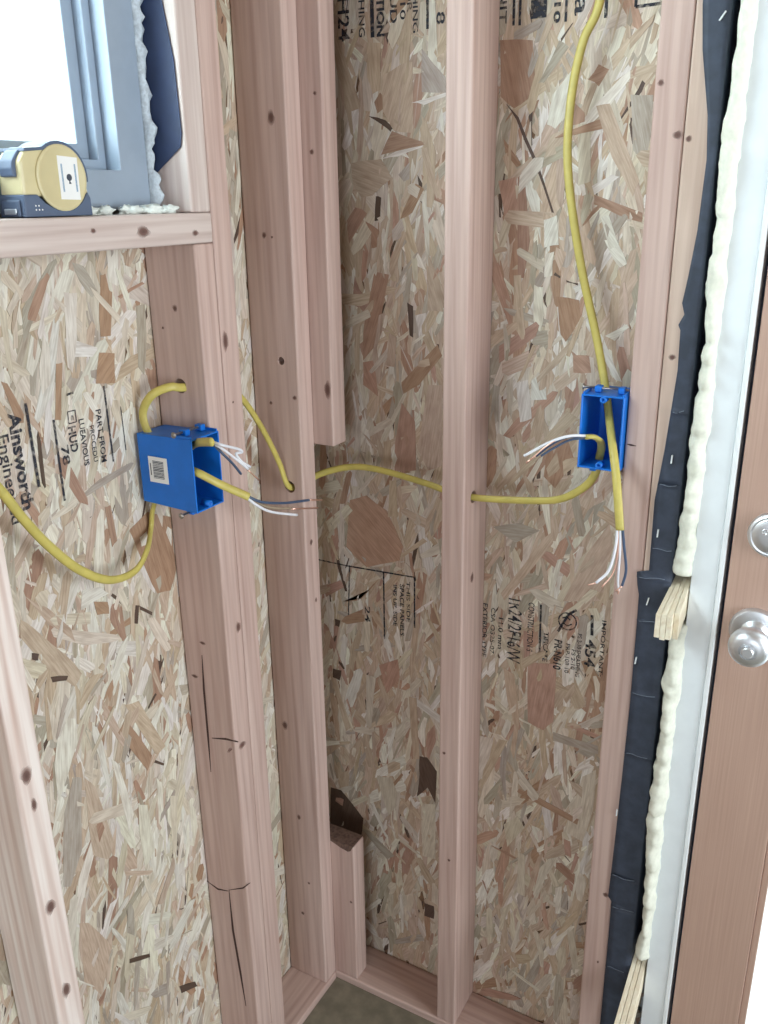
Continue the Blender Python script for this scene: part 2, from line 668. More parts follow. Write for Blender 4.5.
def random_outline(s, z, ln, w, ang):
    """ragged splinter: long axis turned ang from the vertical"""
    ca, sa = math.cos(ang), math.sin(ang)
    loc = []
    k = rnd.uniform(-.25, .25) * w * 2
    l2, w2 = ln / 2, w / 2
    tip = rnd.uniform(0.3, 1.0)
    tip2 = rnd.uniform(0.3, 1.0)
    loc += [(-w2 * tip, -l2 + rnd.uniform(0, .12) * ln), (w2 * tip2 * .3, -l2), (w2 * tip2, -l2 + rnd.uniform(0, .15) * ln)]
    loc += [(w2 + k, rnd.uniform(-.2, .2) * ln)]
    loc += [(w2 * rnd.uniform(.4, 1), l2 - rnd.uniform(0, .12) * ln), (0, l2), (-w2 * rnd.uniform(.4, 1), l2 - rnd.uniform(0, .15) * ln)]
    loc += [(-w2 + k, rnd.uniform(-.2, .2) * ln)]
    return [(s + x * ca + y * sa, z - x * sa + y * ca) for x, y in loc]


def strew(wall, s0, s1, z0, z1, n, parent, mean_deg, singles):
    data = ([], [], [], [])
    keys = 'WWWCCCCCCTTTTTTTTBRGGD'
    if wall == 'L':
        keys = 'WWWWWWWCCCCCCCTTTTBGGD'  # more pale strands paint the window wall's brighter light into its colour
    for i in range(n):
        s, z = rnd.uniform(s0, s1), rnd.uniform(z0, z1)
        big = i < n * 0.86
        ln = rnd.uniform(.07, .17) if big else rnd.uniform(.02, .075)
        w = rnd.uniform(.008, .025) if big else rnd.uniform(.002, .009)
        k = rnd.choice(keys)
        if k == 'D':
            w, ln = w * .35, ln * .5
        ang = math.radians(rnd.gauss(mean_deg, 18)) if rnd.random() < 0.84 else rnd.uniform(-1.4, 1.4)
        h = 0.0003 + 0.0010 * i / n
        strand_faces(*data, random_outline(s, z, ln, w, ang), h, jit(PAL[k], .09), ang, wall,
                     (rnd.gauss(0, .012), rnd.gauss(0, .004)))
    o = strand_object('strand_layer', data, parent)
    o['kind'] = 'stuff'
    # the large strands of the top layer lie there one by one
    for i in range(singles):
        s, z = rnd.uniform(s0, s1), rnd.uniform(z0, min(z1, 1.85))
        ln, w = rnd.uniform(.06, .15), rnd.uniform(.007, .020)
        ang = math.radians(rnd.gauss(mean_deg, 20)) if rnd.random() < 0.8 else rnd.uniform(-1.4, 1.4)
        one = ([], [], [], [])
        strand_faces(*one, random_outline(s, z, ln, w, ang), .00132 + .0001 * i / singles, jit(PAL[rnd.choice(keys[:-1])], .09), ang, wall)
        strand_object('wood_strand', one, parent)
    return o


strew('B', 0.0, 0.66, 0.03, 2.42, 7600, wall_back, 8, 200)
strew('L', -1.35, -0.003, 0.03, 1.508, 10000, wall_left, 12, 240)
strew('L', -0.339, -0.003, 1.508, 2.40, 1000, wall_left, 6, 10)

# the strands and dark patch that stand out singly: outline (along the wall, height)
STRANDS = [
 ('L','B',[(-0.419,1.439),(-0.411,1.44),(-0.408,1.42),(-0.403,1.417),(-0.414,1.363),(-0.431,1.364),(-0.43,1.386),(-0.423,1.419)]),
 ('L','T',[(-0.431,1.363),(-0.414,1.358),(-0.415,1.339),(-0.432,1.347)]),
 ('L','B',[(-0.437,1.345),(-0.411,1.34),(-0.416,1.302),(-0.448,1.307)]),
 ('L','W',[(-0.48,1.424),(-0.46,1.421),(-0.469,1.368),(-0.483,1.327),(-0.489,1.335),(-0.484,1.38)]),
 ('L','B',[(-0.513,1.439),(-0.501,1.448),(-0.498,1.443),(-0.506,1.429),(-0.527,1.395),(-0.537,1.398),(-0.535,1.406)]),
 ('L','B',[(-0.395,1.41),(-0.348,1.425),(-0.344,1.422),(-0.39,1.407)]),
 ('L','W',[(-0.393,1.445),(-0.385,1.439),(-0.369,1.387),(-0.374,1.38),(-0.384,1.407)]),
 ('L','B',[(-0.586,1.335),(-0.578,1.331),(-0.562,1.291),(-0.564,1.282),(-0.573,1.283)]),
 ('L','W',[(-0.519,1.38),(-0.512,1.362),(-0.518,1.32),(-0.532,1.308),(-0.531,1.342)]),
 ('L','B',[(-0.506,1.342),(-0.496,1.342),(-0.51,1.273),(-0.519,1.275)]),
 ('L','G',[(-0.462,1.457),(-0.444,1.451),(-0.427,1.419),(-0.437,1.413),(-0.453,1.434)]),
 ('L','G',[(-0.364,1.395),(-0.348,1.396),(-0.351,1.352),(-0.362,1.303),(-0.372,1.316)]),
 ('L','W',[(-0.472,1.299),(-0.462,1.299),(-0.449,1.275),(-0.454,1.265),(-0.462,1.278)]),
 ('L','C',[(-0.552,1.424),(-0.549,1.421),(-0.556,1.368),(-0.563,1.367)]),
 ('L','C',[(-0.563,1.455),(-0.556,1.452),(-0.537,1.43),(-0.544,1.421),(-0.565,1.444)]),
 ('L','T',[(-0.612,1.046),(-0.595,1.026),(-0.554,0.968),(-0.534,0.931),(-0.548,0.918),(-0.585,0.964),(-0.616,1.023)]),
 ('L','T',[(-0.6,1.072),(-0.571,1.044),(-0.541,1.002),(-0.537,0.98),(-0.574,1.023)]),
 ('L','W',[(-0.58,0.887),(-0.555,0.873),(-0.557,0.838),(-0.579,0.802),(-0.6,0.771),(-0.598,0.828)]),
 ('L','G',[(-0.573,0.79),(-0.559,0.781),(-0.577,0.672),(-0.604,0.631),(-0.615,0.639),(-0.596,0.747)]),
 ('L','T',[(-0.555,0.779),(-0.539,0.753),(-0.521,0.646),(-0.534,0.623),(-0.56,0.651),(-0.56,0.699)]),
 ('L','B',[(-0.471,0.825),(-0.429,0.737),(-0.441,0.717),(-0.487,0.811)]),
 ('L','T',[(-0.468,0.846),(-0.442,0.839),(-0.4,0.736),(-0.42,0.732)]),
 ('L','W',[(-0.467,0.673),(-0.45,0.661),(-0.447,0.574),(-0.47,0.557),(-0.472,0.627)]),
 ('L','T',[(-0.6,0.562),(-0.585,0.55),(-0.552,0.478),(-0.582,0.409),(-0.608,0.461)]),
 ('L','D',[(-0.583,0.951),(-0.556,0.939),(-0.56,0.934),(-0.581,0.942)]),
 ('L','D',[(-0.604,0.996),(-0.594,0.99),(-0.597,0.982),(-0.605,0.987)]),
 ('L','D',[(-0.523,0.425),(-0.483,0.399),(-0.483,0.392),(-0.524,0.417)]),
 ('L','D',[(-0.43,0.279),(-0.393,0.254),(-0.389,0.24),(-0.427,0.261)]),
 ('L','W',[(-0.425,0.694),(-0.415,0.679),(-0.424,0.574),(-0.433,0.598)]),
 ('L','W',[(-0.505,0.777),(-0.494,0.762),(-0.478,0.664),(-0.491,0.64)]),
 ('L','C',[(-0.402,0.645),(-0.388,0.635),(-0.401,0.539),(-0.411,0.538)]),
 ('L','B',[(-0.422,1.098),(-0.384,1.113),(-0.339,1.091),(-0.34,1.007),(-0.355,0.98),(-0.382,0.986),(-0.397,1.024),(-0.415,1.081)]),
 ('L','D',[(-0.426,0.986),(-0.42,0.983),(-0.426,0.957),(-0.432,0.96)]),
 ('L','D',[(-0.42,0.983),(-0.396,0.962),(-0.397,0.957),(-0.419,0.976)]),
 ('L','C',[(-0.528,1.139),(-0.514,1.143),(-0.507,1.118),(-0.533,1.109)]),
 ('L','B',[(-0.459,1.144),(-0.449,1.143),(-0.445,1.091),(-0.455,1.085)]),
 ('L','W',[(-0.514,1.045),(-0.483,1.038),(-0.471,1.023),(-0.503,1.022),(-0.521,1.019)]),
 ('L','B',[(-0.498,1.022),(-0.475,1.012),(-0.475,0.994),(-0.495,1.001)]),
 ('B','B',[(0.189,1.617),(0.238,1.601),(0.242,1.596),(0.17,1.585)]),
 ('B','W',[(0.17,1.579),(0.203,1.592),(0.242,1.598),(0.238,1.593),(0.199,1.582)]),
 ('B','T',[(0.175,1.692),(0.204,1.704),(0.223,1.706),(0.224,1.613),(0.192,1.617),(0.174,1.644)]),
 ('B','B',[(0.228,1.544),(0.242,1.536),(0.222,1.503),(0.202,1.494),(0.213,1.518)]),
 ('B','T',[(0.238,1.592),(0.247,1.593),(0.268,1.527),(0.263,1.522),(0.242,1.566)]),
 ('B','W',[(0.231,1.729),(0.241,1.736),(0.238,1.721),(0.224,1.714)]),
 ('B','G',[(0.238,1.721),(0.275,1.683),(0.276,1.663),(0.238,1.666)]),
 ('B','T',[(0.117,1.575),(0.17,1.579),(0.188,1.552),(0.154,1.528),(0.135,1.525),(0.12,1.544)]),
 ('B','D',[(0.149,1.639),(0.178,1.632),(0.19,1.62),(0.187,1.616),(0.171,1.627)]),
 ('B','T',[(0.151,1.736),(0.172,1.734),(0.171,1.673),(0.157,1.668),(0.148,1.691)]),
 ('B','W',[(0.221,1.653),(0.276,1.663),(0.276,1.658),(0.242,1.649)]),
 ('B','B',[(0.14,1.491),(0.164,1.478),(0.16,1.453),(0.15,1.451),(0.151,1.475)]),
 ('B','D',[(0.16,1.527),(0.169,1.525),(0.167,1.494),(0.157,1.491)]),
 ('B','B',[(0.155,1.416),(0.181,1.412),(0.157,1.303),(0.131,1.275),(0.133,1.326)]),
 ('B','T',[(0.162,1.349),(0.171,1.353),(0.157,1.296),(0.167,1.252),(0.158,1.237),(0.148,1.284)]),
 ('B','T',[(0.18,1.322),(0.194,1.316),(0.19,1.269),(0.173,1.271)]),
 ('B','T',[(0.249,1.443),(0.275,1.392),(0.275,1.36),(0.248,1.36)]),
 ('B','B',[(0.266,1.31),(0.274,1.293),(0.234,1.244),(0.206,1.227),(0.202,1.245)]),
 ('B','R',[(0.202,1.212),(0.226,1.184),(0.228,1.101),(0.188,1.095),(0.189,1.142)]),
 ('B','T',[(0.25,1.245),(0.274,1.247),(0.275,1.115),(0.251,1.104),(0.23,1.14),(0.239,1.178)]),
 ('B','T',[(0.167,1.143),(0.181,1.145),(0.18,1.095),(0.167,1.1)]),
 ('B','W',[(0.227,1.352),(0.246,1.357),(0.246,1.329),(0.234,1.318)]),
 ('B','D',[(0.213,1.371),(0.223,1.366),(0.223,1.318),(0.217,1.321)]),
 ('B','R',[(0.131,1.272),(0.153,1.277),(0.158,1.218),(0.13,1.235)]),
 ('B','W',[(0.221,1.31),(0.244,1.326),(0.245,1.323),(0.223,1.306)]),
 ('B','R',[(0.098,1.029),(0.132,1.043),(0.171,1.022),(0.203,0.961),(0.196,0.934),(0.129,0.908),(0.088,0.939)]),
 ('B','T',[(0.178,1.077),(0.191,1.079),(0.193,1.014),(0.174,1.01)]),
 ('B','C',[(0.077,1.019),(0.087,1.021),(0.085,0.945),(0.073,0.917)]),
 ('B','B',[(0.077,0.829),(0.117,0.844),(0.155,0.891),(0.131,0.864),(0.11,0.839)]),
 ('B','D',[(0.058,0.79),(0.07,0.789),(0.067,0.775),(0.058,0.776)]),
 ('B','D',[(0.05,0.683),(0.069,0.684),(0.064,0.661),(0.049,0.664)]),
 ('B','T',[(0.041,0.674),(0.054,0.671),(0.086,0.563),(0.075,0.552)]),
 ('B','R',[(0.151,0.717),(0.191,0.74),(0.194,0.703),(0.167,0.662)]),
 ('B','C',[(0.124,0.69),(0.144,0.689),(0.132,0.577),(0.121,0.581)]),
 ('B','T',[(0.151,0.697),(0.173,0.651),(0.167,0.629),(0.147,0.683)]),
 ('B','D',[(0.235,0.549),(0.251,0.551),(0.271,0.527),(0.268,0.456),(0.252,0.485),(0.229,0.456),(0.235,0.508)]),
 ('B','C',[(0.14,0.474),(0.175,0.479),(0.195,0.436),(0.167,0.389)]),
 ('B','G',[(0.105,0.332),(0.123,0.335),(0.18,0.297),(0.162,0.282)]),
 ('B','D',[(0.034,0.407),(0.059,0.409),(0.109,0.36),(0.101,0.303),(0.07,0.283),(0.029,0.282)]),  # large dark patch behind the top of the short corner block
 ('B','C',[(0.239,0.445),(0.268,0.453),(0.269,0.327),(0.242,0.323)]),
 ('B','D',[(0.246,0.21),(0.267,0.211),(0.267,0.18),(0.246,0.178)]),
 ('B','T',[(0.213,0.669),(0.229,0.67),(0.235,0.542),(0.222,0.538)]),
 ('B','D',[(0.367,1.644),(0.386,1.626),(0.415,1.57),(0.443,1.502),(0.44,1.502),(0.41,1.57),(0.383,1.623)]),
 ('B','B',[(0.493,1.683),(0.507,1.676),(0.495,1.657),(0.48,1.666)]),
 ('B','W',[(0.433,1.651),(0.458,1.679),(0.463,1.676),(0.452,1.622),(0.439,1.609),(0.427,1.615)]),
 ('B','B',[(0.498,1.525),(0.513,1.52),(0.564,1.502),(0.564,1.49),(0.533,1.499),(0.498,1.513)]),
 ('B','B',[(0.462,1.641),(0.478,1.627),(0.479,1.616),(0.455,1.611),(0.457,1.633)]),
 ('B','T',[(0.433,1.601),(0.455,1.611),(0.453,1.583),(0.425,1.573)]),
 ('B','C',[(0.47,1.613),(0.487,1.613),(0.492,1.542),(0.475,1.537)]),
 ('B','G',[(0.537,1.645),(0.566,1.643),(0.567,1.595),(0.562,1.558),(0.545,1.58)]),
 ('B','T',[(0.493,1.634),(0.511,1.636),(0.557,1.541),(0.55,1.522),(0.519,1.57)]),
 ('B','B',[(0.356,1.722),(0.402,1.718),(0.407,1.677),(0.399,1.648),(0.379,1.637),(0.359,1.653)]),
 ('B','G',[(0.439,1.715),(0.452,1.706),(0.42,1.666),(0.412,1.666),(0.422,1.682)]),
 ('B','D',[(0.539,1.618),(0.543,1.619),(0.541,1.61),(0.547,1.587),(0.544,1.586),(0.538,1.61)]),
 ('B','R',[(0.359,1.545),(0.386,1.55),(0.391,1.502),(0.371,1.496)]),
 ('B','W',[(0.494,1.536),(0.52,1.55),(0.53,1.547),(0.498,1.525)]),
 ('B','W',[(0.509,1.496),(0.52,1.499),(0.536,1.461),(0.524,1.455)]),
 ('B','W',[(0.429,1.493),(0.447,1.499),(0.452,1.46),(0.431,1.456)]),
 ('B','W',[(0.433,1.448),(0.446,1.451),(0.445,1.418),(0.433,1.416)]),
 ('B','W',[(0.419,1.405),(0.432,1.402),(0.435,1.353),(0.431,1.339),(0.42,1.355)]),
 ('B','T',[(0.387,1.417),(0.398,1.418),(0.409,1.329),(0.403,1.326),(0.388,1.351)]),
 ('B','W',[(0.516,1.467),(0.532,1.467),(0.549,1.437),(0.54,1.432),(0.529,1.444)]),
 ('B','W',[(0.454,1.376),(0.456,1.376),(0.462,1.335),(0.46,1.334)]),
 ('B','T',[(0.49,1.364),(0.495,1.362),(0.477,1.306),(0.471,1.308)]),
 ('B','W',[(0.526,1.339),(0.556,1.357),(0.559,1.353),(0.54,1.333)]),
 ('B','T',[(0.42,1.319),(0.426,1.316),(0.407,1.271),(0.398,1.262)]),
 ('B','W',[(0.421,1.267),(0.428,1.273),(0.434,1.253),(0.444,1.26),(0.446,1.241),(0.421,1.238)]),
 ('B','R',[(0.482,1.309),(0.505,1.31),(0.51,1.286),(0.484,1.284)]),
 ('B','B',[(0.452,1.39),(0.486,1.386),(0.49,1.362),(0.47,1.327),(0.457,1.343)]),
 ('B','D',[(0.449,1.423),(0.457,1.418),(0.456,1.415),(0.447,1.419)]),
 ('B','C',[(0.51,1.405),(0.519,1.426),(0.523,1.425),(0.517,1.376),(0.512,1.368)]),
 ('B','D',[(0.465,1.413),(0.483,1.409),(0.483,1.406),(0.466,1.41)]),
 ('B','R',[(0.436,0.799),(0.485,0.809),(0.485,0.7),(0.469,0.678),(0.441,0.686)]),
 ('B','T',[(0.394,0.778),(0.413,0.77),(0.426,0.681),(0.419,0.604),(0.412,0.622),(0.417,0.672),(0.403,0.715)]),
 ('B','B',[(0.431,0.547),(0.466,0.542),(0.54,0.524),(0.538,0.512),(0.467,0.528),(0.428,0.539)]),
 ('B','C',[(0.541,0.611),(0.562,0.632),(0.562,0.55),(0.549,0.481),(0.515,0.489)]),
 ('B','W',[(0.507,0.363),(0.519,0.372),(0.519,0.311),(0.51,0.307)]),
 ('B','G',[(0.486,0.68),(0.562,0.678),(0.563,0.662),(0.487,0.664)]),
 ('B','C',[(0.405,0.461),(0.43,0.489),(0.444,0.469),(0.414,0.415)]),
 ('B','T',[(0.39,0.636),(0.406,0.637),(0.37,0.543),(0.357,0.51),(0.363,0.563)]),
 ('B','R',[(0.516,0.475),(0.528,0.473),(0.532,0.439),(0.521,0.441)]),
 ('B','T',[(0.46,0.678),(0.472,0.679),(0.481,0.611),(0.473,0.594)]),
 ('B','C',[(0.354,0.631),(0.38,0.633),(0.366,0.557),(0.35,0.529)]),
 ('B','C',[(0.434,0.412),(0.447,0.41),(0.451,0.319),(0.437,0.321)]),
 ('B','T',[(0.452,1.021),(0.467,1.036),(0.468,1.017),(0.391,0.901),(0.384,0.913)]),
 ('B','T',[(0.477,1.227),(0.495,1.218),(0.391,1.095),(0.381,1.087)]),
 ('B','T',[(0.521,1.008),(0.553,1.064),(0.561,1.028),(0.55,0.936),(0.489,0.922)]),
 ('B','B',[(0.451,1.165),(0.48,1.187),(0.494,1.153),(0.466,1.106),(0.447,1.122)]),
 ('B','W',[(0.397,1.261),(0.415,1.268),(0.424,1.21),(0.406,1.202)]),
 ('B','G',[(0.367,1.026),(0.412,1.04),(0.445,1.033),(0.407,1.006)]),
]

for wl, key, pts in STRANDS:
    data = ([], [], [], [])
    zz = [p[1] for p in pts]
    ss = [p[0] for p in pts]
    a, b = max(((p, q) for p in pts for q in pts), key=lambda t: (t[0][0] - t[1][0]) ** 2 + (t[0][1] - t[1][1]) ** 2)
    ang = math.atan2(b[0] - a[0], b[1] - a[1])
    # ragged edges
    out = []
    for k in range(len(pts)):
        p, q = pts[k], pts[(k + 1) % len(pts)]
        out.append(p)
        j = 0.0012
        out.append(((p[0] + q[0]) / 2 + rnd.uniform(-j, j), (p[1] + q[1]) / 2 + rnd.uniform(-j, j)))
    strand_faces(*data, out, 0.00145 + rnd.uniform(0, .0002), jit(PAL[key], .06), ang, wl)
    strand_object('wood_strand', data, wall_left if wl == 'L' else wall_back)

# ------------------------------------------------------------------ stencilled print on the sheathing
PH = 0.0019


def wall_pt(wl, s, z, h=PH):
    return Vector((h, s, z)) if wl == 'L' else Vector((s, -h, z))


def stencil(wl, text, s, z0, z1, h, bold=0.0):
    """lettering that reads downwards: base line at s, from height z0 down to z1, letter height h"""
    cu = bpy.data.curves.new('stencil', 'FONT')
    cu.body = text
    cu.size = 1.0
    cu.offset = bold + 0.012
    cu.resolution_u = 3
    t = bpy.data.objects.new('stencil', cu)
    COL.objects.link(t)
    bpy.context.view_layer.update()
    me = bpy.data.meshes.new_from_object(t.evaluated_get(bpy.context.evaluated_depsgraph_get()))
    bpy.data.objects.remove(t)
    x0 = min(v.co.x for v in me.vertices)
    x1 = max(v.co.x for v in me.vertices)
    for v in me.vertices:
        u = (v.co.x - x0) / (x1 - x0)
        w = v.co.y / 0.70
        v.co = wall_pt(wl, s + w * h, z0 + (z1 - z0) * u)
    me.materials.clear()
    me.materials.append(M['ink'])
    o = bpy.data.objects.new('stencil_print', me)
    COL.objects.link(o)
    adopt(o, wall_left if wl == 'L' else wall_back)
    return o


def stroke(wl, pts, w):
    bm = bmesh.new()
    for (s0, z0), (s1, z1) in zip(pts, pts[1:]):
        d = Vector((s1 - s0, z1 - z0)).normalized()
        q = Vector((-d.y, d.x)) * w / 2
        bm.faces.new([bm.verts.new(wall_pt(wl, *p)) for p in
                      ((s0 - q.x, z0 - q.y), (s1 - q.x, z1 - q.y), (s1 + q.x, z1 + q.y), (s0 + q.x, z0 + q.y))])
    return mesh_obj('stencil_line', bm, 'ink', wall_left if wl == 'L' else wall_back)


def ring_print(wl, s, z, r, w):
    n = 24
    pts = [(s + r * math.cos(2 * math.pi * k / n), z + r * math.sin(2 * math.pi * k / n)) for k in range(n + 1)]
    return stroke(wl, pts, w)


# left sheathing
stencil('L', 'Ainsworth', -0.584, 1.297, 1.178, 0.0165, 0.022)
stencil('L', 'Engineered', -0.602, 1.274, 1.166, 0.0145)
stroke('L', [(-.558, 1.304), (-.5565, 1.200)], .0042)
stroke('L', [(-.5215, 1.276), (-.5220, 1.172)], .0034)
stroke('L', [(-.4360, 1.302), (-.4350, 1.200)], .0030)
stroke('L', [(-.4115, 1.27), (-.4110, 1.21)], .0016)
stencil('L', 'HUD', -0.5015, 1.262, 1.229, 0.0115, 0.02)
stencil('L', '78', -0.516, 1.241, 1.216, 0.011, 0.01)
stencil('L', 'c', -0.4945, 1.276, 1.269, 0.0055)
stroke('L', [(-.499, 1.281), (-.487, 1.281), (-.487, 1.266), (-.499, 1.266), (-.499, 1.281)], .0014)
stencil('L', 'LUEAVIOUS', -0.4835, 1.268, 1.207, 0.0082, 0.008)
stencil('L', 'PROCEDU', -0.4675, 1.256, 1.208, 0.0070)
stencil('L', 'PART FROM', -0.4545, 1.274, 1.204, 0.0085, 0.008)
stroke('L', [(-.497, 1.302), (-.486, 1.303)], .0028)
# right bay
stencil('B', 'EXTERIOR TYPE', .3535, .889, .789, .0085)
stencil('B', 'CSA O325-07', .3685, .884, .799, .0075)
stencil('B', '11.0 mm', .3825, .869, .811, .0080, 0.01)
stencil('B', '1R24/2F16/W', .3990, .908, .792, .0235, -0.004)
stencil('B', 'CONSTRUCTION S', .4330, .908, .820, .0100)
stroke('B', [(.4535, .908), (.4555, .812)], .0034)
stencil('B', 'TIFICATE', .4610, .862, .808, .0080, 0.01)
stencil('B', 'PR-N610', .4795, .853, .799, .0125, 0.015)
stencil('B', 'PRP-108 10', .4985, .850, .797, .0070)
stencil('B', 'PS 2-10', .5085, .842, .806, .0065)
stencil('B', 'PS 2-10 SHEATHING', .5165, .872, .795, .0070)
ring_print('B', .4985, .889, .0145, .0024)
stroke('B', [(.490, .893), (.497, .897), (.503, .892)], .0022)
stroke('B', [(.491, .885), (.499, .881), (.506, .886)], .0020)
stroke('B', [(.484, .868), (.500, .902), (.512, .912)], .0042)
stroke('B', [(.537, .909), (.539, .874)], .0048)
stencil('B', '454', .5305, .866, .818, .0165, 0.012)
stencil('B', 'IMPORTANT:', .5535, .904, .806, .0068, -0.006)
# left bay, nailing guide
stroke('B', [(.02, .9028), (.0937, .9030), (.2252, .9085)], .0026)
stroke('B', [(.0937, .905), (.0882, .794)], .0022)
stroke('B', [(.1639, .907), (.1640, .775)], .0030)
stroke('B', [(.2252, .9085), (.2251, .812)], .0030)
stencil('B', 'THIS SIDE', .2095, .898, .820, .0070)
stencil('B', 'SPACE PANELS', .1965, .890, .790, .0080, 0.008)
stencil('B', 'INS UP. SIDE', .1830, .886, .806, .0075, 0.006)
stencil('B', '24', .1240, .832, .800, .0110)
# top of the left bay
stencil('B', '2R24/H24', .1010, 1.880, 1.741, .0190, 0.004)
stencil('B', 'SHEATHING', .1360, 1.850, 1.744, .0100)
stroke('B', [(.1575, 1.88), (.1585, 1.742)], .0062)
stencil('B', 'CONSTRUCTION', .1660, 1.900, 1.742, .0120, 0.03)
stencil('B', 'HUD', .1880, 1.81, 1.757, .0110, 0.01)
stencil('B', 'PS 2-10', .2040, 1.84, 1.760, .0085)
stencil('B', '100R', .2150, 1.81, 1.768, .0075)
stencil('B', 'SHEATHING', .2240, 1.85, 1.742, .0080)
stroke('B', [(.2462, 1.88), (.2470, 1.745)], .0042)
stencil('B', '10 8 1 8', .2610, 1.85, 1.749, .0125, 0.006)
# top of the right bay
stencil('B', 'UNIT', .3545, 1.80, 1.741, .0100)
stroke('B', [(.3735, 1.86), (.3745, 1.7375)], .0036)
stroke('B', [(.3825, 1.86), (.3832, 1.7370)], .0036)
stroke('B', [(.4085, 1.86), (.4090, 1.7430)], .0220)
stencil('B', 'PR-N610', .4300, 1.84, 1.735, .0085, 0.02)
stroke('B', [(.4455, 1.86), (.4460, 1.7355)], .0034)
stencil('B', 'Compa', .4575, 1.90, 1.741, .0190)
stroke('B', [(.4975, 1.86), (.4983, 1.735)], .0042)
stroke('B', [(.5353, 1.86), (.5353, 1.7437), (.5800, 1.7448)], .0038)

# ------------------------------------------------------------------ framing lumber
G = 'framing boards of the corner'
E = 0.0020                     # boards stand just clear of the strands
board('bottom_plate', -0.0, 0.6635, -0.091, -E, 0.001, T, 'X', 'fir', 'bottom plate along the door wall under the middle stud', 'plate')
board('bottom_plate', E, 0.091, -4.95, -0.0915, 0.001, T, 'Y', 'fir', 'bottom plate along the window wall, running into the corner', 'plate')

king = board('wall_stud', E, D, YJ + T, YJ + 2 * T, T, ZT, 'Z', 'fir', 'full height stud doubled against the stud that carries the left blue box', 'stud')
jack = board('trimmer_stud', E, D, YJ, YJ + T - .0005, T, ZS - T, 'Z', 'fir', 'cracked pink stud under the window sill end carrying the left blue box', 'stud')
jack_up = board('trimmer_stud', E, D, YJ, YJ + T - .0005, ZS, ZT, 'Z', 'sill', 'short stud standing on the sill end beside the window', 'stud')
end = board('wall_stud', E, D, -D - T, -D - .0005, T, ZT, 'Z', 'fir', 'dark shaded corner stud with two drilled holes', 'stud')
left_stud = board('wall_stud', E, D, YL, YL + T, T, ZS - T, 'Z', 'wane', 'knotty whitish stud at the bottom left corner', 'stud')
mid = board('wall_stud', XC, XC + T, -D, -E, T, ZT, 'Z', 'fir', 'single middle stud with the yellow cable passing through it', 'stud')
door_king = board('wall_stud', XD, XD + T, -D, -E, T, ZT, 'Z', 'fir', 'pink stud right of the small blue box beside the black paper', 'stud')
door_jack = board('trimmer_stud', XD + T + .0008, 0.6635, -D, -E, T, 2.04, 'Z', 'pine', 'pale stud strip half covered by black paper', 'stud')
blk_up = board('corner_block', 0.040, 0.1255, -D, -D + T, 1.150, ZT, 'Z', 'fir', 'long hanging corner block ending above the yellow cable', 'block')
blk_lo = board('corner_block', 0.052, 0.1395, -D, -D + T, T, 0.364, 'Z', 'fir', 'short corner block standing on the bottom plate', 'block')
prism('block_cap', [(.0545, -.0893, .3672), (.0545, -.0893, .3630), (.0900, -.0893, .3620), (.1100, -.0893, .3550), (.1270, -.0893, .3520), (.1330, -.0893, .3560), (.1385, -.0893, .3672)],
      (0, .0370, 0), 'dark_cap', blk_lo)  # dark brown cap with a dipped front lip on the short block
sill = board('window_sill', E, D + .0005, WY0 + .005, YJ + T - .0005, ZS - T + .0004, ZS - .0004, 'Y', 'sill', 'rough wooden sill board under the tape measure', 'sill')

# drilled holes
H_JACK = (0.0521, YJ, 1.2872)
H_END = (0.0629, -0.108, 1.0843)
for b in (jack, king):
    drill(b, (0.054, -0.302, 1.2830), (0.02, 0.076, -0.010), 0.0100)
drill(end, H_END, (0, 1, 0), 0.0100)
drill(end, (0.0582, -0.108, 1.2888), (0, 1, 0), 0.0062)
drill(mid, (0.336, -0.0555, 1.0915), (1, 0, 0), 0.0100)

drill(left_stud, (.050, -.698, 1.294), (0, -.038, .026), .0115)

# knots and cracks seen on the boards
NY, NX = (0, -1, 0), (1, 0, 0)
for p, rw, rh in (((0.0630, -0.1270, 1.6331), .006, .011), ((0.0392, -0.1270, 1.4749), .004, .005), ((0.0536, -0.1270, 1.4722), .002, .002), ((0.0813, -0.1270, 1.2329), .004, .004),
                  ((0.0243, -0.1270, 0.6227), .006, .010), ((0.0443, -0.1270, 0.4273), .004, .006), ((0.0343, -0.1270, 1.2203), .003, .003), ((0.0411, -0.1270, 0.1961), .004, .004),
                  ((0.0595, -0.1270, 0.2783), .003, .003)):
    knot(end, p, NY, rw, rh)
for p, rw, rh in (((0.0471, -0.3402, 1.3920), .004, .005), ((0.0226, -0.3402, 1.3646), .002, .002), ((0.0420, -0.3402, 0.8955), .006, .003), ((0.0193, -0.3402, 0.8326), .007, .003)):
    knot(jack, p, NY, rw, rh)
for p, rw, rh in (((0.0890, -0.2941, 1.3450), .006, .014), ((0.0890, -0.2866, 1.2594), .002, .002)):
    knot(king, p, NX, rw, rh)
for p, rw, rh in (((0.0890, -0.3126, 0.9213), .006, .009), ((0.0890, -0.3247, 0.7208), .009, .006), ((0.0890, -0.3533, 0.7291), .005, .003)):
    knot(jack, p, NX, rw, rh)
for p, rw, rh in (((0.1138, -0.0890, 1.6652), .003, .003), ((0.1050, -0.0890, 1.5884), .004, .004), ((0.1380, -0.0890, 1.5580), .004, .005), ((0.1182, -0.0890, 1.2417), .008, .016),
                  ((0.1337, -0.0890, 1.3069), .002, .003)):
    knot(blk_up, p, NY, min(rw, .006), rh) if 0.09 < p[0] < 0.122 else None
for p, rw, rh in (((0.0890, -0.1119, 0.9877), .004, .006), ((0.0890, -0.1046, 0.8785), .003, .005)):
    knot(end, p, NX, rw, rh)
knot(blk_lo, (0.1301, -0.0890, 0.2324), NY, .003, .003)
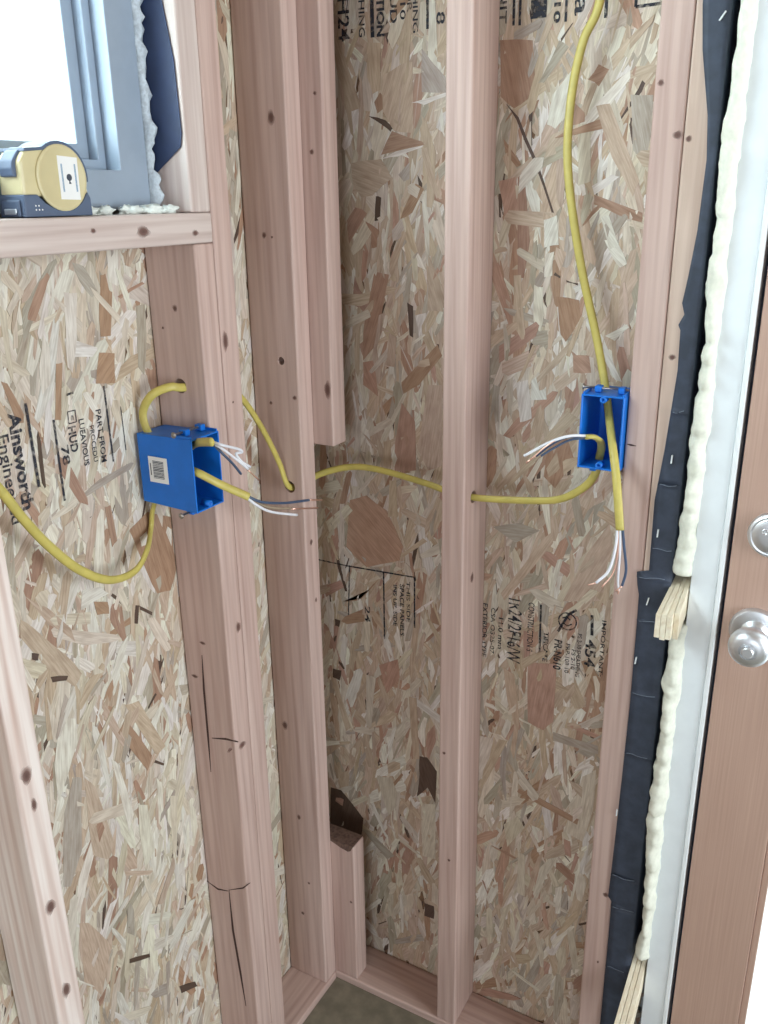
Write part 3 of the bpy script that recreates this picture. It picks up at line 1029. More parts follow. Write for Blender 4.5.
for p, rw, rh in (((0.3266, -0.0890, 0.6399), .003, .003), ((0.3387, -0.0890, 0.4213), .003, .003)):
    knot(mid, p, NY, rw, rh)
knot(mid, (0.3552, -0.0535, 0.9547), NX, .006, .009)
for p, rw, rh in (((0.5952, -0.0890, 1.6468), .004, .004), ((0.6199, -0.0890, 1.5901), .006, .005), ((0.6161, -0.0890, 0.4684), .005, .005), ((0.6129, -0.0890, 0.3272), .002, .003)):
    knot(door_king, p, NY, rw, rh)
for p, rw, rh in (((0.6329, -0.0890, 1.5852), .004, .004), ((0.6376, -0.0890, 1.3315), .005, .004)):
    knot(door_jack, p, NY, rw, rh)
for p, rw, rh in (((0.0895, -0.4286, 1.4912), .011, .007), ((0.0895, -0.5051, 1.4952), .004, .003), ((0.0895, -0.3376, 1.4865), .006, .004)):
    knot(sill, p, NX, rw, rh)
for p, rw, rh in (((0.0890, -0.7013, 0.9084), .009, .012), ((0.0890, -0.7008, 0.7166), .008, .011), ((0.0890, -0.6991, 0.5815), .007, .012), ((0.0890, -0.6980, 0.8647), .004, .010)):
    knot(left_stud, p, NX, min(rw, .008), rh)
crack(jack, [(0.0377, -0.3402, 0.8740), (0.0351, -0.3402, 0.8123), (0.0346, -0.3402, 0.7309), (0.0336, -0.3402, 0.6613)], NY, .0022)
crack(jack, [(0.0491, -0.3402, 0.4306), (0.0499, -0.3402, 0.3448), (0.0577, -0.3402, 0.2593), (0.0642, -0.3402, 0.1794)], NY, .0026)
crack(jack, [(0.0012, -0.3402, 0.4286), (0.0245, -0.3402, 0.4218), (0.0466, -0.3402, 0.4274)], NY, .0018)
crack(jack, [(0.0491, -0.3402, 0.4306), (0.0802, -0.3402, 0.4487), (0.0961, -0.3402, 0.4661)], NY, .0012)
crack(jack, [(0.0424, -0.3402, 0.7279), (0.0711, -0.3402, 0.7353), (0.0948, -0.3402, 0.7375)], NY, .0018)
crack(door_king, [(0.5903, -0.0890, 1.2122), (0.5957, -0.0890, 1.2115), (0.6024, -0.0890, 1.2110)], NY, .0014)

# ------------------------------------------------------------------ window
win = empty('window_1', (0.0, -1.32, ZS), 'grey vinyl window with overexposed glass in the left wall', None, None, 'structure')


def ring_frame(name, y0, y1, z0, z1, w, x0, x1, mat, parent):
    bm = bmesh.new()
    o = [(y0, z0), (y1, z0), (y1, z1), (y0, z1)]
    i = [(y0 + w, z0 + w), (y1 - w, z0 + w), (y1 - w, z1 - w), (y0 + w, z1 - w)]
    V = [[bm.verts.new((x, *p)) for p in q] for q in (o, i) for x in (x0, x1)]
    oa, ob, ia, ib = V
    for k in range(4):
        j = (k + 1) % 4
        bm.faces.new((ob[k], ob[j], ib[j], ib[k]))
        bm.faces.new((oa[j], oa[k], ia[k], ia[j]))
        bm.faces.new((oa[k], oa[j], ob[j], ob[k]))
        bm.faces.new((ib[k], ib[j], ia[j], ia[k]))
    bmesh.ops.recalc_face_normals(bm, faces=bm.faces)
    bmesh.ops.bevel(bm, geom=list(bm.edges), offset=0.0012, segments=2, affect='EDGES', profile=0.5)
    return mesh_obj(name, bm, mat, parent)


WL = -2.28
ring_frame('window_frame', WL, -0.3585, ZS + .004, 2.10, .0455, -.030, .040, 'vinyl', win)
ring_frame('sash_track', WL + .0455, -0.4045, ZS + .0495, 2.0545, .0120, -.030, .018, 'vinyl', win)
ring_frame('sash', WL + .0580, -0.4170, ZS + .0620, 2.042, .0170, -.028, .004, 'vinyl', win)
box('pane', -.016, -.012, WL + .074, -0.433, ZS + .078, 2.026, 'glass', win)
box('sash_divider', -.027, .002, -1.370, -1.330, ZS + .078, 2.026, 'vinyl', win, .0015)

# flashing membrane lapped onto the stud beside the window
fl = prism('flashing_membrane', [(.0045, YJ - .0012, ZS + .001), (.0150, YJ - .0012, 1.535), (0.0257, -0.3414, 1.5491), (0.0406, -0.3414, 1.5594), (0.0817, -0.3414, 1.5870), (0.0851, -0.3414, 1.6026), (0.0822, -0.3414, 1.6825),
                                 (0.0716, -0.3414, 1.7462), (.066, YJ - .0012, 2.0), (.0045, YJ - .0012, 2.0)], (0, -0.0010, 0), 'flash')
tag(fl, 'dark blue flashing membrane folded onto the stud beside the window', 'membrane')


def lumpy_bead(name, path, mat, seed, seg=12, amp=0.35, freq=45.0):
    """foam: path of (centre, half width along a, half depth along b); a, b fixed directions"""
    bm = bmesh.new()
    rings = []
    for (c, a, b) in path:
        c, a, b = Vector(c), Vector(a), Vector(b)
        ring = []
        for k in range(seg):
            t = 2 * math.pi * k / seg
            q = a * math.cos(t) + b * math.sin(t)
            nn = noise.noise((c + q) * freq + Vector((seed, 0, 0))) + 0.5 * noise.noise((c + q) * freq * 2.3 + Vector((0, seed, 0)))
            ring.append(bm.verts.new(c + q * (1 + amp * nn)))
        rings.append(ring)
    for A, B in zip(rings, rings[1:]):
        for k in range(seg):
            bm.faces.new((A[k], A[(k + 1) % seg], B[(k + 1) % seg], B[k]))
    bm.faces.new(rings[0][::-1])
    bm.faces.new(rings[-1])
    bmesh.ops.recalc_face_normals(bm, faces=bm.faces)
    return mesh_obj(name, bm, mat, None, smooth=True)


path = []
z = ZS + .003
while z < 2.08:
    w = .0085 + .003 * noise.noise(Vector((z * 40, 3, 0)))
    path.append(((.026 + .006 * noise.noise(Vector((z * 25, 0, 9))), -.3500, z), (0, w, 0), (.020, 0, 0)))
    z += .006
tag(lumpy_bead('foam_seal', path, 'foam_cut', 5.0, 14, .55, 70), 'rough grey foam seal between the window frame and the stud', 'foam')

# foam crumbs left on the sill
for i, (p, r) in enumerate((((.052, -.476, 0), .009), ((.055, -.452, 0), .008), ((.058, -.415, 0), .010), ((.064, -.385, 0), .012), ((.072, -.362, 0), .008))):
    bm = bmesh.new()
    bmesh.ops.create_icosphere(bm, subdivisions=3, radius=1)
    for v in bm.verts:
        k = 1 + .9 * noise.noise(v.co * 2.3 + Vector((i * 7, 0, 0)))
        v.co = Vector((v.co.x * r * .9 * k, v.co.y * r * 1.35 * k, max(-.0035, v.co.z * .0065 * k)))
    o = mesh_obj('foam_crumb', bm, 'scrap', None, True, loc=(min(p[0], .078), p[1], ZS + .0032))
    tag(o, ('foam crumb on the sill touching the tape measure', 'second foam crumb on the sill right of the tape measure', 'middle foam crumb on the sill under the window frame',
            'largest foam crumb on the sill below the grey foam seal', 'rightmost foam crumb on the sill beside the stud')[i], 'foam', 'foam crumbs on the sill')

# ------------------------------------------------------------------ tape measure on the sill
tm = empty('tape_measure', (.058, -.54, ZS), 'yellow and dark tape measure standing on the window sill', 'tape measure')


def yz_prism(name, pts, x0, x1, mat, parent, bevel=0.0):
    return prism(name, [(x0, y, z) for y, z in pts], (x1 - x0, 0, 0), mat, parent, bevel)


def arc(cy, cz, r, a0, a1, n):
    return [(cy + r * math.cos(math.radians(a0 + (a1 - a0) * k / n)), cz + r * math.sin(math.radians(a0 + (a1 - a0) * k / n))) for k in range(n + 1)]


CY, CZ = -.5300, 1.5500
body = yz_prism('case', [(-.494, ZS + .0205)] + arc(CY, CZ, .0355, -12, 118, 12) + [(-.572, 1.5765), (-.5805, 1.566), (-.5815, 1.5315)], .0425, .078, 'tape_yellow', tm, .003)
yz_prism('rubber_base', [(-.4930, ZS + .0005), (-.4935, 1.5295), (-.4970, 1.5360), (-.5060, 1.5250), (-.5200, 1.5175), (-.5400, 1.5180), (-.5550, 1.5245),
                         (-.5650, 1.5335), (-.5825, 1.5335), (-.5835, ZS + .0005)], .0410, .0798, 'tape_dark', tm, .0012)
yz_prism('rubber_rim', arc(CY, CZ, .0368, -6, 125, 14) + [(-.5735, 1.5785), (-.5745, 1.5750)] + arc(CY, CZ, .0330, 125, -6, 14), .0410, .0790, 'tape_dark', tm, .0008)
disc = lathe('side_disc', [(0, .0335), (.0022, .0335), (.0030, .0325), (.0031, .0300), (.0026, .0292), (.0026, .001)], (.0775, CY, CZ), (1, 0, 0), 'tape_yellow', tm, 40)
st = yz_prism('sticker', [(-.5215 + a, 1.5500 + b) for a, b in ((-.0135, -.0215), (.0128, -.0222), (.0138, .0205), (-.0128, .0222))], .0800, .0806, 'sticker', tm)
yz_prism('mark', arc(-.5212, 1.5505, .0036, -80, 260, 12) + [(-.5222, 1.5440), (-.5190, 1.5440)], .0806, .0808, 'print', st)
for k, yy in enumerate((-.5310, -.5298, -.5130, -.5118)):
    yz_prism('text_line', [(yy, 1.536), (yy + .0006, 1.536), (yy + .0006, 1.564), (yy, 1.564)], .0806, .0808, 'print_blue', st)
for yy in (-.5695, -.5655, -.5615):
    for zz in (1.5185, 1.5225):
        if not (yy == -.5615 and zz > 1.52):
            lathe('dot', [(0, .0009), (.0004, .0008)], (.0797, yy, zz), (1, 0, 0), 'sticker', tm, 10)
yz_prism('lock_button', [(-.5760, 1.5500), (-.5850, 1.5510), (-.5865, 1.5590), (-.5840, 1.5665), (-.5760, 1.5760), (-.5680, 1.5800), (-.5670, 1.5720)], .051, .071, 'tape_dark', tm, .0012)
yz_prism('mouth_lip', [(-.5835, ZS + .0010), (-.5835, 1.5290), (-.5855, 1.5270), (-.5860, ZS + .0010)], .048, .074, 'tape_dark', tm, .0010)
yz_prism('blade_hook', [(-.5860, ZS + .0060), (-.5860, 1.5200), (-.5872, 1.5195), (-.5872, ZS + .0030)], .052, .070, 'steel', tm, .0004)

# ------------------------------------------------------------------ electrical boxes


def electrical_box(root, depth, h, w, rot):
    """local: opening at +x, stud side at y = 0, body to y = -w, bottom at z = 0"""
    mt = Matrix.Translation(root.location) @ Matrix.Rotation(rot, 4, 'Z')

    def put(name, bm, mat, par=root, smooth=False):
        bmesh.ops.transform(bm, matrix=mt, verts=bm.verts)
        return mesh_obj(name, bm, mat, par, smooth)
    t = 0.0024
    bm = bmesh.new()
    # shell, slightly drawn in toward the back
    dr = 0.0025
    o0 = [(0, -w + dr, dr), (0, -dr * .2, dr), (0, -dr * .2, h - dr), (0, -w + dr, h - dr)]
    o1 = [(depth, -w, 0), (depth, -.0006, 0), (depth, -.0006, h), (depth, -w, h)]
    i1 = [(depth, -w + t, t), (depth, -.0006 - t, t), (depth, -.0006 - t, h - t), (depth, -w + t, h - t)]
    i0 = [(t, -w + dr + t, dr + t), (t, -t - .001, dr + t), (t, -t - .001, h - dr - t), (t, -w + dr + t, h - dr - t)]
    R = [[bm.verts.new(p) for p in q] for q in (o0, o1, i1, i0)]
    for A, B in zip(R, R[1:]):
        for k in range(4):
            bm.faces.new((A[k], A[(k + 1) % 4], B[(k + 1) % 4], B[k]))
    bm.faces.new(R[0][::-1])
    bm.faces.new(R[3])
    bmesh.ops.recalc_face_normals(bm, faces=bm.faces)
    bmesh.ops.bevel(bm, geom=list(bm.edges), offset=0.0007, segments=1, affect='EDGES')
    put('shell', bm, 'blue')
    # screw bosses in the middle of the top and bottom edge
    for zz in (t + .0035, h - t - .0035):
        bm = bmesh.new()
        cy = -w * .5
        prof = [(depth - .014, .0045), (depth, .0045), (depth, .0023), (depth - .010, .0021)]
        add_lathe(bm, prof, (0, cy, zz), (1, 0, 0), 14)
        bmesh.ops.recalc_face_normals(bm, faces=bm.faces)
        put('screw_boss', bm, 'blue', root, True)
    # nail lugs above and below, with the nails that hold the box to the stud
    for zz, up in ((h, 1), (0, -1)):
        for yy in (-w * .72, -w * .18):
            bm = bmesh.new()
            add_box(bm, depth - .030, depth - .018, yy - .0045, yy + .0045, zz if up > 0 else zz - .0085, zz + .0085 if up > 0 else zz, .001, 1)
            put('nail_lug', bm, 'blue')
        bm = bmesh.new()
        nz = zz + up * .0050
        nx = depth - .024
        add_lathe(bm, [(0, .0040), (.0014, .0040), (.0015, .0016), (w + .004, .0016)], (nx, -w - .006, nz), (0, 1, 0), 12)
        bmesh.ops.recalc_face_normals(bm, faces=bm.faces)
        put('nail', bm, 'nail', root, True)
    # ribs on the top
    for yy in (-w * .95, -w * .05):
        bm = bmesh.new()
        add_box(bm, depth - .034, depth - .002, yy - .0012, yy + .0012, h - .0005, h + .003)
        put('rib', bm, 'blue')
    return put


BL = empty('electrical_box', (0.008, YJ - .0004, 1.1315), 'open blue plastic box with a barcode sticker, on the left stud', 'electrical box', 'blue electrical boxes')
put = electrical_box(BL, .098, .1015, .0568, 0)
bm = bmesh.new()
add_box(bm, .0195, .0525, -.0572, -.0566, .0345, .0705)
stk = put('sticker', bm, 'sticker')
zz = .0405
while zz < .0645:
    th = rnd.choice((.0006, .0009, .0013))
    bm = bmesh.new()
    add_box(bm, .0270, .0460, -.0574, -.0571, zz, zz + th)
    put('bar', bm, 'print', stk)
    zz += th + rnd.choice((.0007, .0010))
bm = bmesh.new()
add_box(bm, .0222, .0236, -.0574, -.0571, .044, .061)
put('number_line', bm, 'print', stk)

BR = empty('electrical_box', (XD - .0008, -.024, 1.1755), 'open blue plastic box on the door stud, cables spilling out', 'electrical box', 'blue electrical boxes')
electrical_box(BR, .079, .1015, .0585, -math.pi / 2)

# ------------------------------------------------------------------ yellow cables
CW, CT = 0.0058, 0.0034


def wire(parent, pts, mat, r=.0016, bare=None):
    w = tube('conductor', pts, r, r, mat, parent, n=8, seg=8)
    if bare:
        tube('bare_end', bare, .0012, .0012, 'copper', w, n=4, seg=8)
    return w


# cable from above into the right-hand box
c1 = empty('electrical_cable', (0.5509, -0.0600, 1.2690), 'yellow cable hanging from above into the box beside the door stud', 'cable')
tube('sheath', [(.515, -.03, 1.98), (.503, -.03, 1.85), (0.4984, -0.0300, 1.7505), (0.4798, -0.0300, 1.7060), (0.4682, -0.0300, 1.6404), (0.4692, -0.0300, 1.5564), (0.4927, -0.0300, 1.4425), (0.5248, -0.0350, 1.3380), (0.5430, -0.0450, 1.2793),
                (0.5517, -0.0530, 1.2497), (0.5628, -0.0780, 1.2326), (0.5773, -0.1080, 1.2071), (0.5883, -0.1260, 1.1804), (0.5961, -0.1360, 1.1487), (0.6029, -0.1400, 1.1092)], CW, CT, 'yellow', c1, (1, 0, 0))
wire(c1, [(0.5977, -0.1380, 1.1189), (0.5995, -0.1410, 1.0877), (0.5947, -0.1480, 1.0533), (0.5807, -0.1560, 1.0346)], 'white_wire', .0019, [(0.5807, -0.1560, 1.0346), (0.5707, -0.1580, 1.0303)])
wire(c1, [(0.6003, -0.1380, 1.1193), (0.6022, -0.1390, 1.0803), (0.5988, -0.1420, 1.0475), (0.5876, -0.1500, 1.0277)], 'copper', .0013)
wire(c1, [(0.6016, -0.1380, 1.1195), (0.6046, -0.1380, 1.0804), (0.6046, -0.1360, 1.0390), (0.6072, -0.1360, 1.0218)], 'white_wire', .0017, [(0.6072, -0.1360, 1.0218), (0.6064, -0.1360, 1.0157)])
wire(c1, [(0.6042, -0.1380, 1.1200), (0.6088, -0.1360, 1.0876), (0.6138, -0.1340, 1.0518), (0.6108, -0.1360, 1.0285)], 'black_wire', .0019, [(0.6108, -0.1360, 1.0285), (0.6038, -0.1380, 1.0204)])

# cable that links both boxes through the studs
c2 = empty('electrical_cable', (0.0629, -0.1270, 1.0843), 'long yellow cable threaded through the studs from the left box to the right box', 'cable')
tube('sheath', [(0.1500, -0.4072, 1.2385), (0.1250, -0.3957, 1.2327), (0.1000, -0.3813, 1.2247), (.070, -.372, 1.213), (.028, -.382, 1.222), (0.0173, -0.3840, 1.2334), (0.0135, -0.3840, 1.2579), (0.0292, -0.3800, 1.2818), (0.0456, -0.3620, 1.2907), (.0508, -.342, 1.2868),
                (.0575, -.268, 1.2770), (0.0550, -0.2221, 1.2461), (0.0550, -0.1786, 1.1905), (0.0570, -0.1450, 1.1305), (.0625, -.130, 1.0870), (.0635, -.090, 1.0800),
                (0.0786, -0.0620, 1.0906), (0.1306, -0.0500, 1.1068), (0.1877, -0.0500, 1.1095), (0.2704, -0.0520, 1.1001), (.316, -.0545, 1.0925), (.356, -.0555, 1.0905), (0.4149, -0.0550, 1.0954), (0.4855, -0.0580, 1.1075),
                (0.5227, -0.0620, 1.1296), (0.5420, -0.0640, 1.1538), (0.5489, -0.0660, 1.1857), (0.5551, -0.0880, 1.2091), (0.5507, -0.1080, 1.2216), (0.5434, -0.1200, 1.2236)], CW, CT, 'yellow', c2, (0, 0, 1), 12)
wire(c2, [(0.1460, -0.4007, 1.2364), (0.1600, -0.4003, 1.2341), (0.1650, -0.3756, 1.2233), (0.1650, -0.3680, 1.2174), (0.1600, -0.3742, 1.2157), (0.1600, -0.3632, 1.2020), (0.1600, -0.3474, 1.1909)], 'white_wire', .0019)
wire(c2, [(0.1460, -0.3991, 1.2334), (0.1580, -0.3948, 1.2260), (0.1600, -0.3731, 1.2073), (0.1600, -0.3519, 1.1893)], 'white_wire', .0017, [(0.1600, -0.3520, 1.1880), (0.1620, -0.3326, 1.1689)])
wire(c2, [(0.1460, -0.3992, 1.2321), (0.1560, -0.3932, 1.2187), (0.1560, -0.3769, 1.2024), (0.1560, -0.3621, 1.1847)], 'black_wire', .0018)
wire(c2, [(0.5448, -0.1160, 1.2242), (0.5254, -0.1320, 1.2257), (0.5018, -0.1420, 1.2170), (0.4693, -0.1500, 1.1956)], 'white_wire', .0020)
wire(c2, [(0.5449, -0.1160, 1.2229), (0.5227, -0.1320, 1.2240), (0.5040, -0.1400, 1.2141), (0.4847, -0.1460, 1.1965)], 'black_wire', .0019, [(0.4847, -0.1460, 1.1965), (0.4725, -0.1500, 1.1862)])
wire(c2, [(0.5437, -0.1160, 1.2213), (0.5251, -0.1300, 1.2197), (0.5064, -0.1380, 1.2084), (0.4910, -0.1440, 1.1969)], 'black_wire', .0016)
wire(c2, [(0.5449, -0.1160, 1.2229), (0.5206, -0.1340, 1.2256), (0.4999, -0.1440, 1.2132), (0.4780, -0.1500, 1.1911)], 'copper', .0011)

# cable coming in from the left
c3 = empty('electrical_cable', (0.0500, -0.5091, 1.0681), 'yellow cable sagging across the left sheathing into the box with the sticker', 'cable')
tube('sheath', [(.048, -.830, 1.300), (.050, -.770, 1.312), (.050, -.724, 1.308), (.050, -.698, 1.295), (.050, -.674, 1.270), (0.0500, -0.6451, 1.2298), (0.0500, -0.6200, 1.1853), (0.0500, -0.5919, 1.1434), (0.0500, -0.5537, 1.0992), (0.0500, -0.5091, 1.0681), (0.0420, -0.4578, 1.0593), (0.0320, -0.4225, 1.0749), (0.0069, -0.3860, 1.0905), (0.0127, -0.3840, 1.1193), (.030, -.380, 1.155),
                (.062, -.370, 1.180), (0.1000, -0.3862, 1.1862), (0.1250, -0.3655, 1.1658), (0.1500, -0.3414, 1.1455)], CW, CT, 'yellow', c3, (0, 1, 0), 12)
wire(c3, [(0.1480, -0.3430, 1.1471), (0.1580, -0.3240, 1.1342), (0.1650, -0.2809, 1.1206), (0.1650, -0.2215, 1.1069)], 'black_wire', .0020, [(0.1650, -0.2215, 1.1069), (0.1650, -0.1873, 1.0965)])
wire(c3, [(0.1480, -0.3431, 1.1457), (0.1560, -0.3219, 1.1289), (0.1620, -0.3008, 1.1188), (0.1620, -0.2631, 1.1070)], 'paper', .0020, [(0.1620, -0.2632, 1.1055), (0.1650, -0.1988, 1.0873)])
wire(c3, [(0.1480, -0.3433, 1.1443), (0.1560, -0.3308, 1.1302), (0.1600, -0.3056, 1.1141), (0.1600, -0.2465, 1.0906)], 'white_wire', .0020)

# ------------------------------------------------------------------ door side: paper, foam, shims, jamb, door
# black paper over the door jack: ragged left edge, folded round the corner
edge = [(2.0, .640), (1.75, .634), (1.7228, .6342), (1.6776, .6389), (1.6362, .6466), (1.6099, .6515), (1.5618, .6555), (1.4842, .6534), (1.43, .648), (1.3985, .6440), (1.385, .6480), (1.372, .6420),
        (1.3656, .6450), (1.3157, .6465), (1.2103, .6401), (1.1402, .6335), (1.0389, .6350), (1.0340, .6190), (1.015, .6210), (1.00, .6245), (.93, .6255), (.82, .6262), (.70, .6245), (.60, .6230),
        (.52, .6215), (.47, .6200), (.462, .6260), (.36, .6265), (.20, .6262), (.045, .6262)]
creases = [1.262, 1.163, 1.072, 1.028, .962, .845, .742, .515, .455, .33]


def edge_at(z):
    for (za, xa), (zb, xb) in zip(edge, edge[1:]):
        if zb <= z <= za:
            return xa + (xb - xa) * (za - z) / max(1e-6, za - zb)
    return edge[-1][1]


bm = bmesh.new()
rows = []
zs = sorted(set([z for z, _ in edge] + [.045 + .008 * k for k in range(244)] + [c + d for c in creases for d in (-.0018, 0, .0018)]), reverse=True)
for z in zs:
    x = edge_at(z)
    lift = sum(.0022 * max(0, 1 - abs(z - c) / .0017) for c in creases)
    row = []
    for k, u in enumerate((0, .25, .5, .75, 1)):
        xx = x + (.6648 - x) * u
        row.append(bm.verts.new((xx, -.0902 - lift * (.4 + .6 * math.sin(3 * u + z * 50) ** 2) - .0007 * (1 + noise.noise(Vector((xx * 60, z * 16, 2)))), z)))
    for yy in (-.0895, -.060, -.030, -.003):
        row.append(bm.verts.new((.6652 + .0006 * noise.noise(Vector((yy * 40, z * 20, 7))), yy, z)))
    rows.append(row)
for A, B in zip(rows, rows[1:]):
    for k in range(len(A) - 1):
        bm.faces.new((A[k], A[k + 1], B[k + 1], B[k]))
bmesh.ops.recalc_face_normals(bm, faces=bm.faces)
mem = mesh_obj('building_paper', bm, 'membrane', None, True)
sd = mem.modifiers.new('thickness', 'SOLIDIFY')
sd.thickness = 0.0006
sd.offset = 1
tag(mem, 'creased black building paper wrapped over the stud beside the door', 'building paper')
for c in creases:  # pale lines paint in the highlight along each fold
    xa = edge_at(c) + .003
    xb = .6635 - rnd.uniform(0, .008)
    tube('crease_highlight', [(xa + (xb - xa) * u, -.0932 - .0006 * math.sin(9 * u + c * 30), c + .0012 * math.sin(5 * u + c * 77) + .002 * u) for u in (0, .25, .5, .75, 1)],
         .0005, .0005, 'fold_glint', mem, n=4, seg=6)
for p, tilt in (((0.6506, -0.0915, 1.2001), .05), ((0.6421, -0.0915, 1.0954), .05), ((0.6376, -0.0915, 0.9934), .2), ((0.6289, -0.0915, 0.8986), .1), ((0.6573, -0.0915, 1.7094), .6), ((0.6219, -0.0915, 0.6332), 0)):
    bm = bmesh.new()
    add_box(bm, -.0008, .0008, -.0028, 0, -.0055, .0055)
    mesh_obj('staple', bm, 'strip', mem, False, loc=p, rot=(0, tilt, 0))

FL = [(1.95, .672), (1.7219, .6738), (1.6486, .675), (1.577, .6702), (1.5179, .6731), (1.4587, .6719), (1.4218, .6685), (1.37, .6756), (1.3198, .6737), (1.2522, .6698), (1.1633, .6718), (1.1016, .669),
      (1.0375, .6659), (.93, .672), (.901, .6699), (.8698, .6672), (.8213, .6744), (.721, .6692), (.6865, .6664), (.5453, .6726), (.4259, .6777), (.3922, .6715), (.36, .674)]


def foam_left(z):
    for (za, xa), (zb, xb) in zip(FL, FL[1:]):
        if zb <= z <= za:
            return xa + (xb - xa) * (za - z) / (za - zb)
    return .672


def foam_run(z0, z1, label, seed):
    path = []
    z = z0
    n = int((z1 - z0) / .005)
    pinch = []
    q = z0
    rr = random.Random(seed)
    while q < z1:
        pinch.append(q)
        q += rr.uniform(.028, .075)
    for k in range(n + 1):
        z = z0 + (z1 - z0) * k / n
        xl = foam_left(z)
        dp = min(abs(z - q) for q in pinch)
        e = min(1.0, .66 + (dp / .011) ** .6 * .34) if z < 1.50 else 1.0
        if k in (0, n):
            e *= .5
        xr = .6915
        c = ((xl + xr) / 2 + .0035 * (1 - e), -.082 - .002 * e, z)
        path.append((c, ((xr - xl) / 2 * (.85 + .25 * e), 0, 0), (0, .024 * e, 0)))
    o = lumpy_bead('foam_bead', path, 'foam', float(seed), 24, .30, 44)
    return tag(o, label, 'foam', 'spray foam along the door jamb')


foam_run(1.040, 1.95, 'upper bead of cream spray foam beside the white jamb, above the shim stack', 3)
foam_run(.375, .968, 'lower bead of cream spray foam beside the white jamb, below the upper shims', 11)


def shim(i, x0, x1, top0, bot0, top1, bot1, y0, y1, label, group):
    """thin wedge driven into the gap: y0 in the wall, y1 the end that sticks out"""
    bm = bmesh.new()
    a, b = x0
    c, d = x1
    V = [bm.verts.new(p) for p in ((a, y0, bot0), (b, y0, bot0), (b, y0, top0), (a, y0, top0), (c, y1, bot1), (d, y1, bot1), (d, y1, top1), (c, y1, top1))]
    for f in ((3, 2, 1, 0), (4, 5, 6, 7), (0, 1, 5, 4), (1, 2, 6, 5), (2, 3, 7, 6), (3, 0, 4, 7)):
        bm.faces.new([V[k] for k in f])
    bmesh.ops.recalc_face_normals(bm, faces=bm.faces)
    bmesh.ops.bevel(bm, geom=list(bm.edges), offset=0.0004, segments=1, affect='EDGES')
    # grain follows the long axis: turn the mesh so local Z is its length
    ctr = Vector(((c + d) / 2, y1, (top1 + bot1) / 2))
    rot = Matrix.Rotation(-math.pi / 2, 4, 'X')
    bmesh.ops.transform(bm, matrix=rot.inverted() @ Matrix.Translation(-ctr), verts=bm.verts)
    o = mesh_obj('wood_shim', bm, 'shim', None, False, loc=ctr, rot=(-math.pi / 2, 0, 0))
    return tag(o, label, 'shim', group)


ords = ('leftmost', 'second', 'third', 'rightmost')
for k in range(4):
    xa = .6665 + k * .0056
    xb = .6612 + k * .0073
    shim(k, (xa, xa + .0052), (xb, xb + .0068), 1.031 + .002 * (k == 3), .988, 1.0045 + .0015 * (k == 1) + .003 * (k == 3), .9705 - .002 * (k % 2), -.055, -.150 + .010 * (k == 3),
         ords[k] + ' of the four wood shims sticking out level with the doorknob', 'shims beside the doorknob')
for k in range(3):
    xa = .6675 + k * .0070
    xb = .6610 + k * .0090
    shim(k, (xa, xa + .0062), (xb, xb + .0080), .372, .330, .262 + .004 * k, .222, -.060, -.215 + .006 * k,
         ('left', 'middle', 'right')[k] + ' one of the three wood shims at the foot of the jamb', 'shims at the foot of the jamb')

# jamb
jamb = empty('trim_1', (.71, -.04, .0), 'white painted door jamb', None, None, 'structure')
box('jamb_board', .6905, .7240, -.0900, .0122, .024, 2.06, 'paint', jamb, .0012)
box('weatherstrip', .7243, .7305, -.0922, .010, .024, 2.03, 'strip', jamb, .0010)
box('jamb_stop', .7306, .7352, -.060, .030, .024, 2.03, 'gasket', jamb)
box('jamb_board', 1.590, 1.618, -.0900, .030, .024, 2.06, 'paint', jamb, .0012)
box('head_board', .7240, 1.590, -.0900, .030, 2.032, 2.06, 'paint', jamb, .0012)
box('threshold', .7310, 1.5895, -.0895, .060, .024, .040, 'steel', jamb, .0012)

box('outside_casing', .630, .722, .0125, .034, .024, 2.10, 'paint', jamb, .0012)

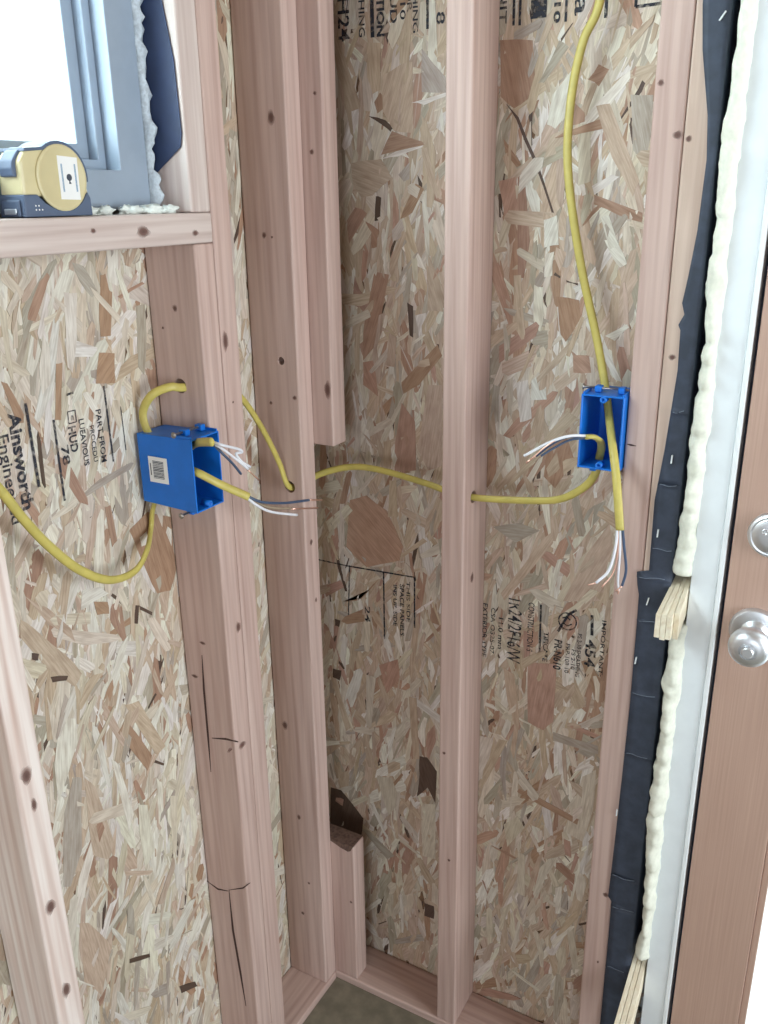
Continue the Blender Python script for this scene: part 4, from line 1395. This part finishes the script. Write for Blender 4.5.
# glazed wooden door
door = empty('door_1', (1.16, -.07, .045), 'brown wooden door with a large glass pane, steel knob and deadbolt', None, None, 'structure')
DY0, DY1 = -.0880, -.0440
for nm, b in (('stile', (.7362, .8330, DY0, DY1, .045, 2.028)), ('stile', (1.474, 1.586, DY0, DY1, .045, 2.028)),
              ('rail', (.8332, 1.4738, DY0, DY1, .045, .235)), ('rail', (.8332, 1.4738, DY0, DY1, 1.915, 2.028))):
    box(nm, *b, 'veneer', door, .0012)
box('pane', .8334, 1.4736, -.069, -.063, .2355, 1.9145, 'glass', door)
for nm, b in (('glazing_bead', (.8334, .8430, DY0 + .004, -.0695, .2355, 1.9145)), ('glazing_bead', (1.4620, 1.4736, DY0 + .004, -.0695, .2355, 1.9145)),
              ('glazing_bead', (.8432, 1.4618, DY0 + .004, -.0695, .2355, .247)), ('glazing_bead', (.8432, 1.4618, DY0 + .004, -.0695, 1.903, 1.9145))):
    box(nm, *b, 'veneer', door, .001)
KX, KZ, BZ = .7785, .9800, 1.1165
kn = lathe('knob', [(.030, .0125), (.034, .0150), (.038, .0210), (.044, .0250), (.051, .0262), (.058, .0250), (.063, .0215), (.0655, .0165), (.0660, .0110), (.0645, .0100), (.0645, .0001)],
           (KX, DY0, KZ), (0, -1, 0), 'steel', door, 40)
lathe('knob_rose', [(0, .0330), (.003, .0330), (.0075, .0300), (.0090, .0250), (.0090, .0180), (.014, .0130), (.0302, .0120)], (KX, DY0, KZ), (0, -1, 0), 'steel', door, 40)
lathe('lock_button', [(.0640, .0075), (.0690, .0075), (.0705, .0060), (.0705, .0001)], (KX, DY0, KZ), (0, -1, 0), 'steel', kn, 24)
db = lathe('deadbolt', [(0, .0300), (.003, .0300), (.007, .0285), (.0085, .0255), (.0080, .0235), (.0090, .0220), (.0100, .0130), (.0100, .0001)], (KX + .0040, DY0, BZ), (0, -1, 0), 'steel', door, 40)
lathe('screw', [(.0095, .0042), (.0118, .0042), (.0124, .0034), (.0110, .0016), (.0110, .0001)], (KX - .004, DY0, BZ + .006), (0, -1, 0), 'steel', db, 16)
box('thumb_turn', KX + .012, KX + .018, DY0 - .026, DY0 - .0098, BZ - .016, BZ + .010, 'steel', db, .002)
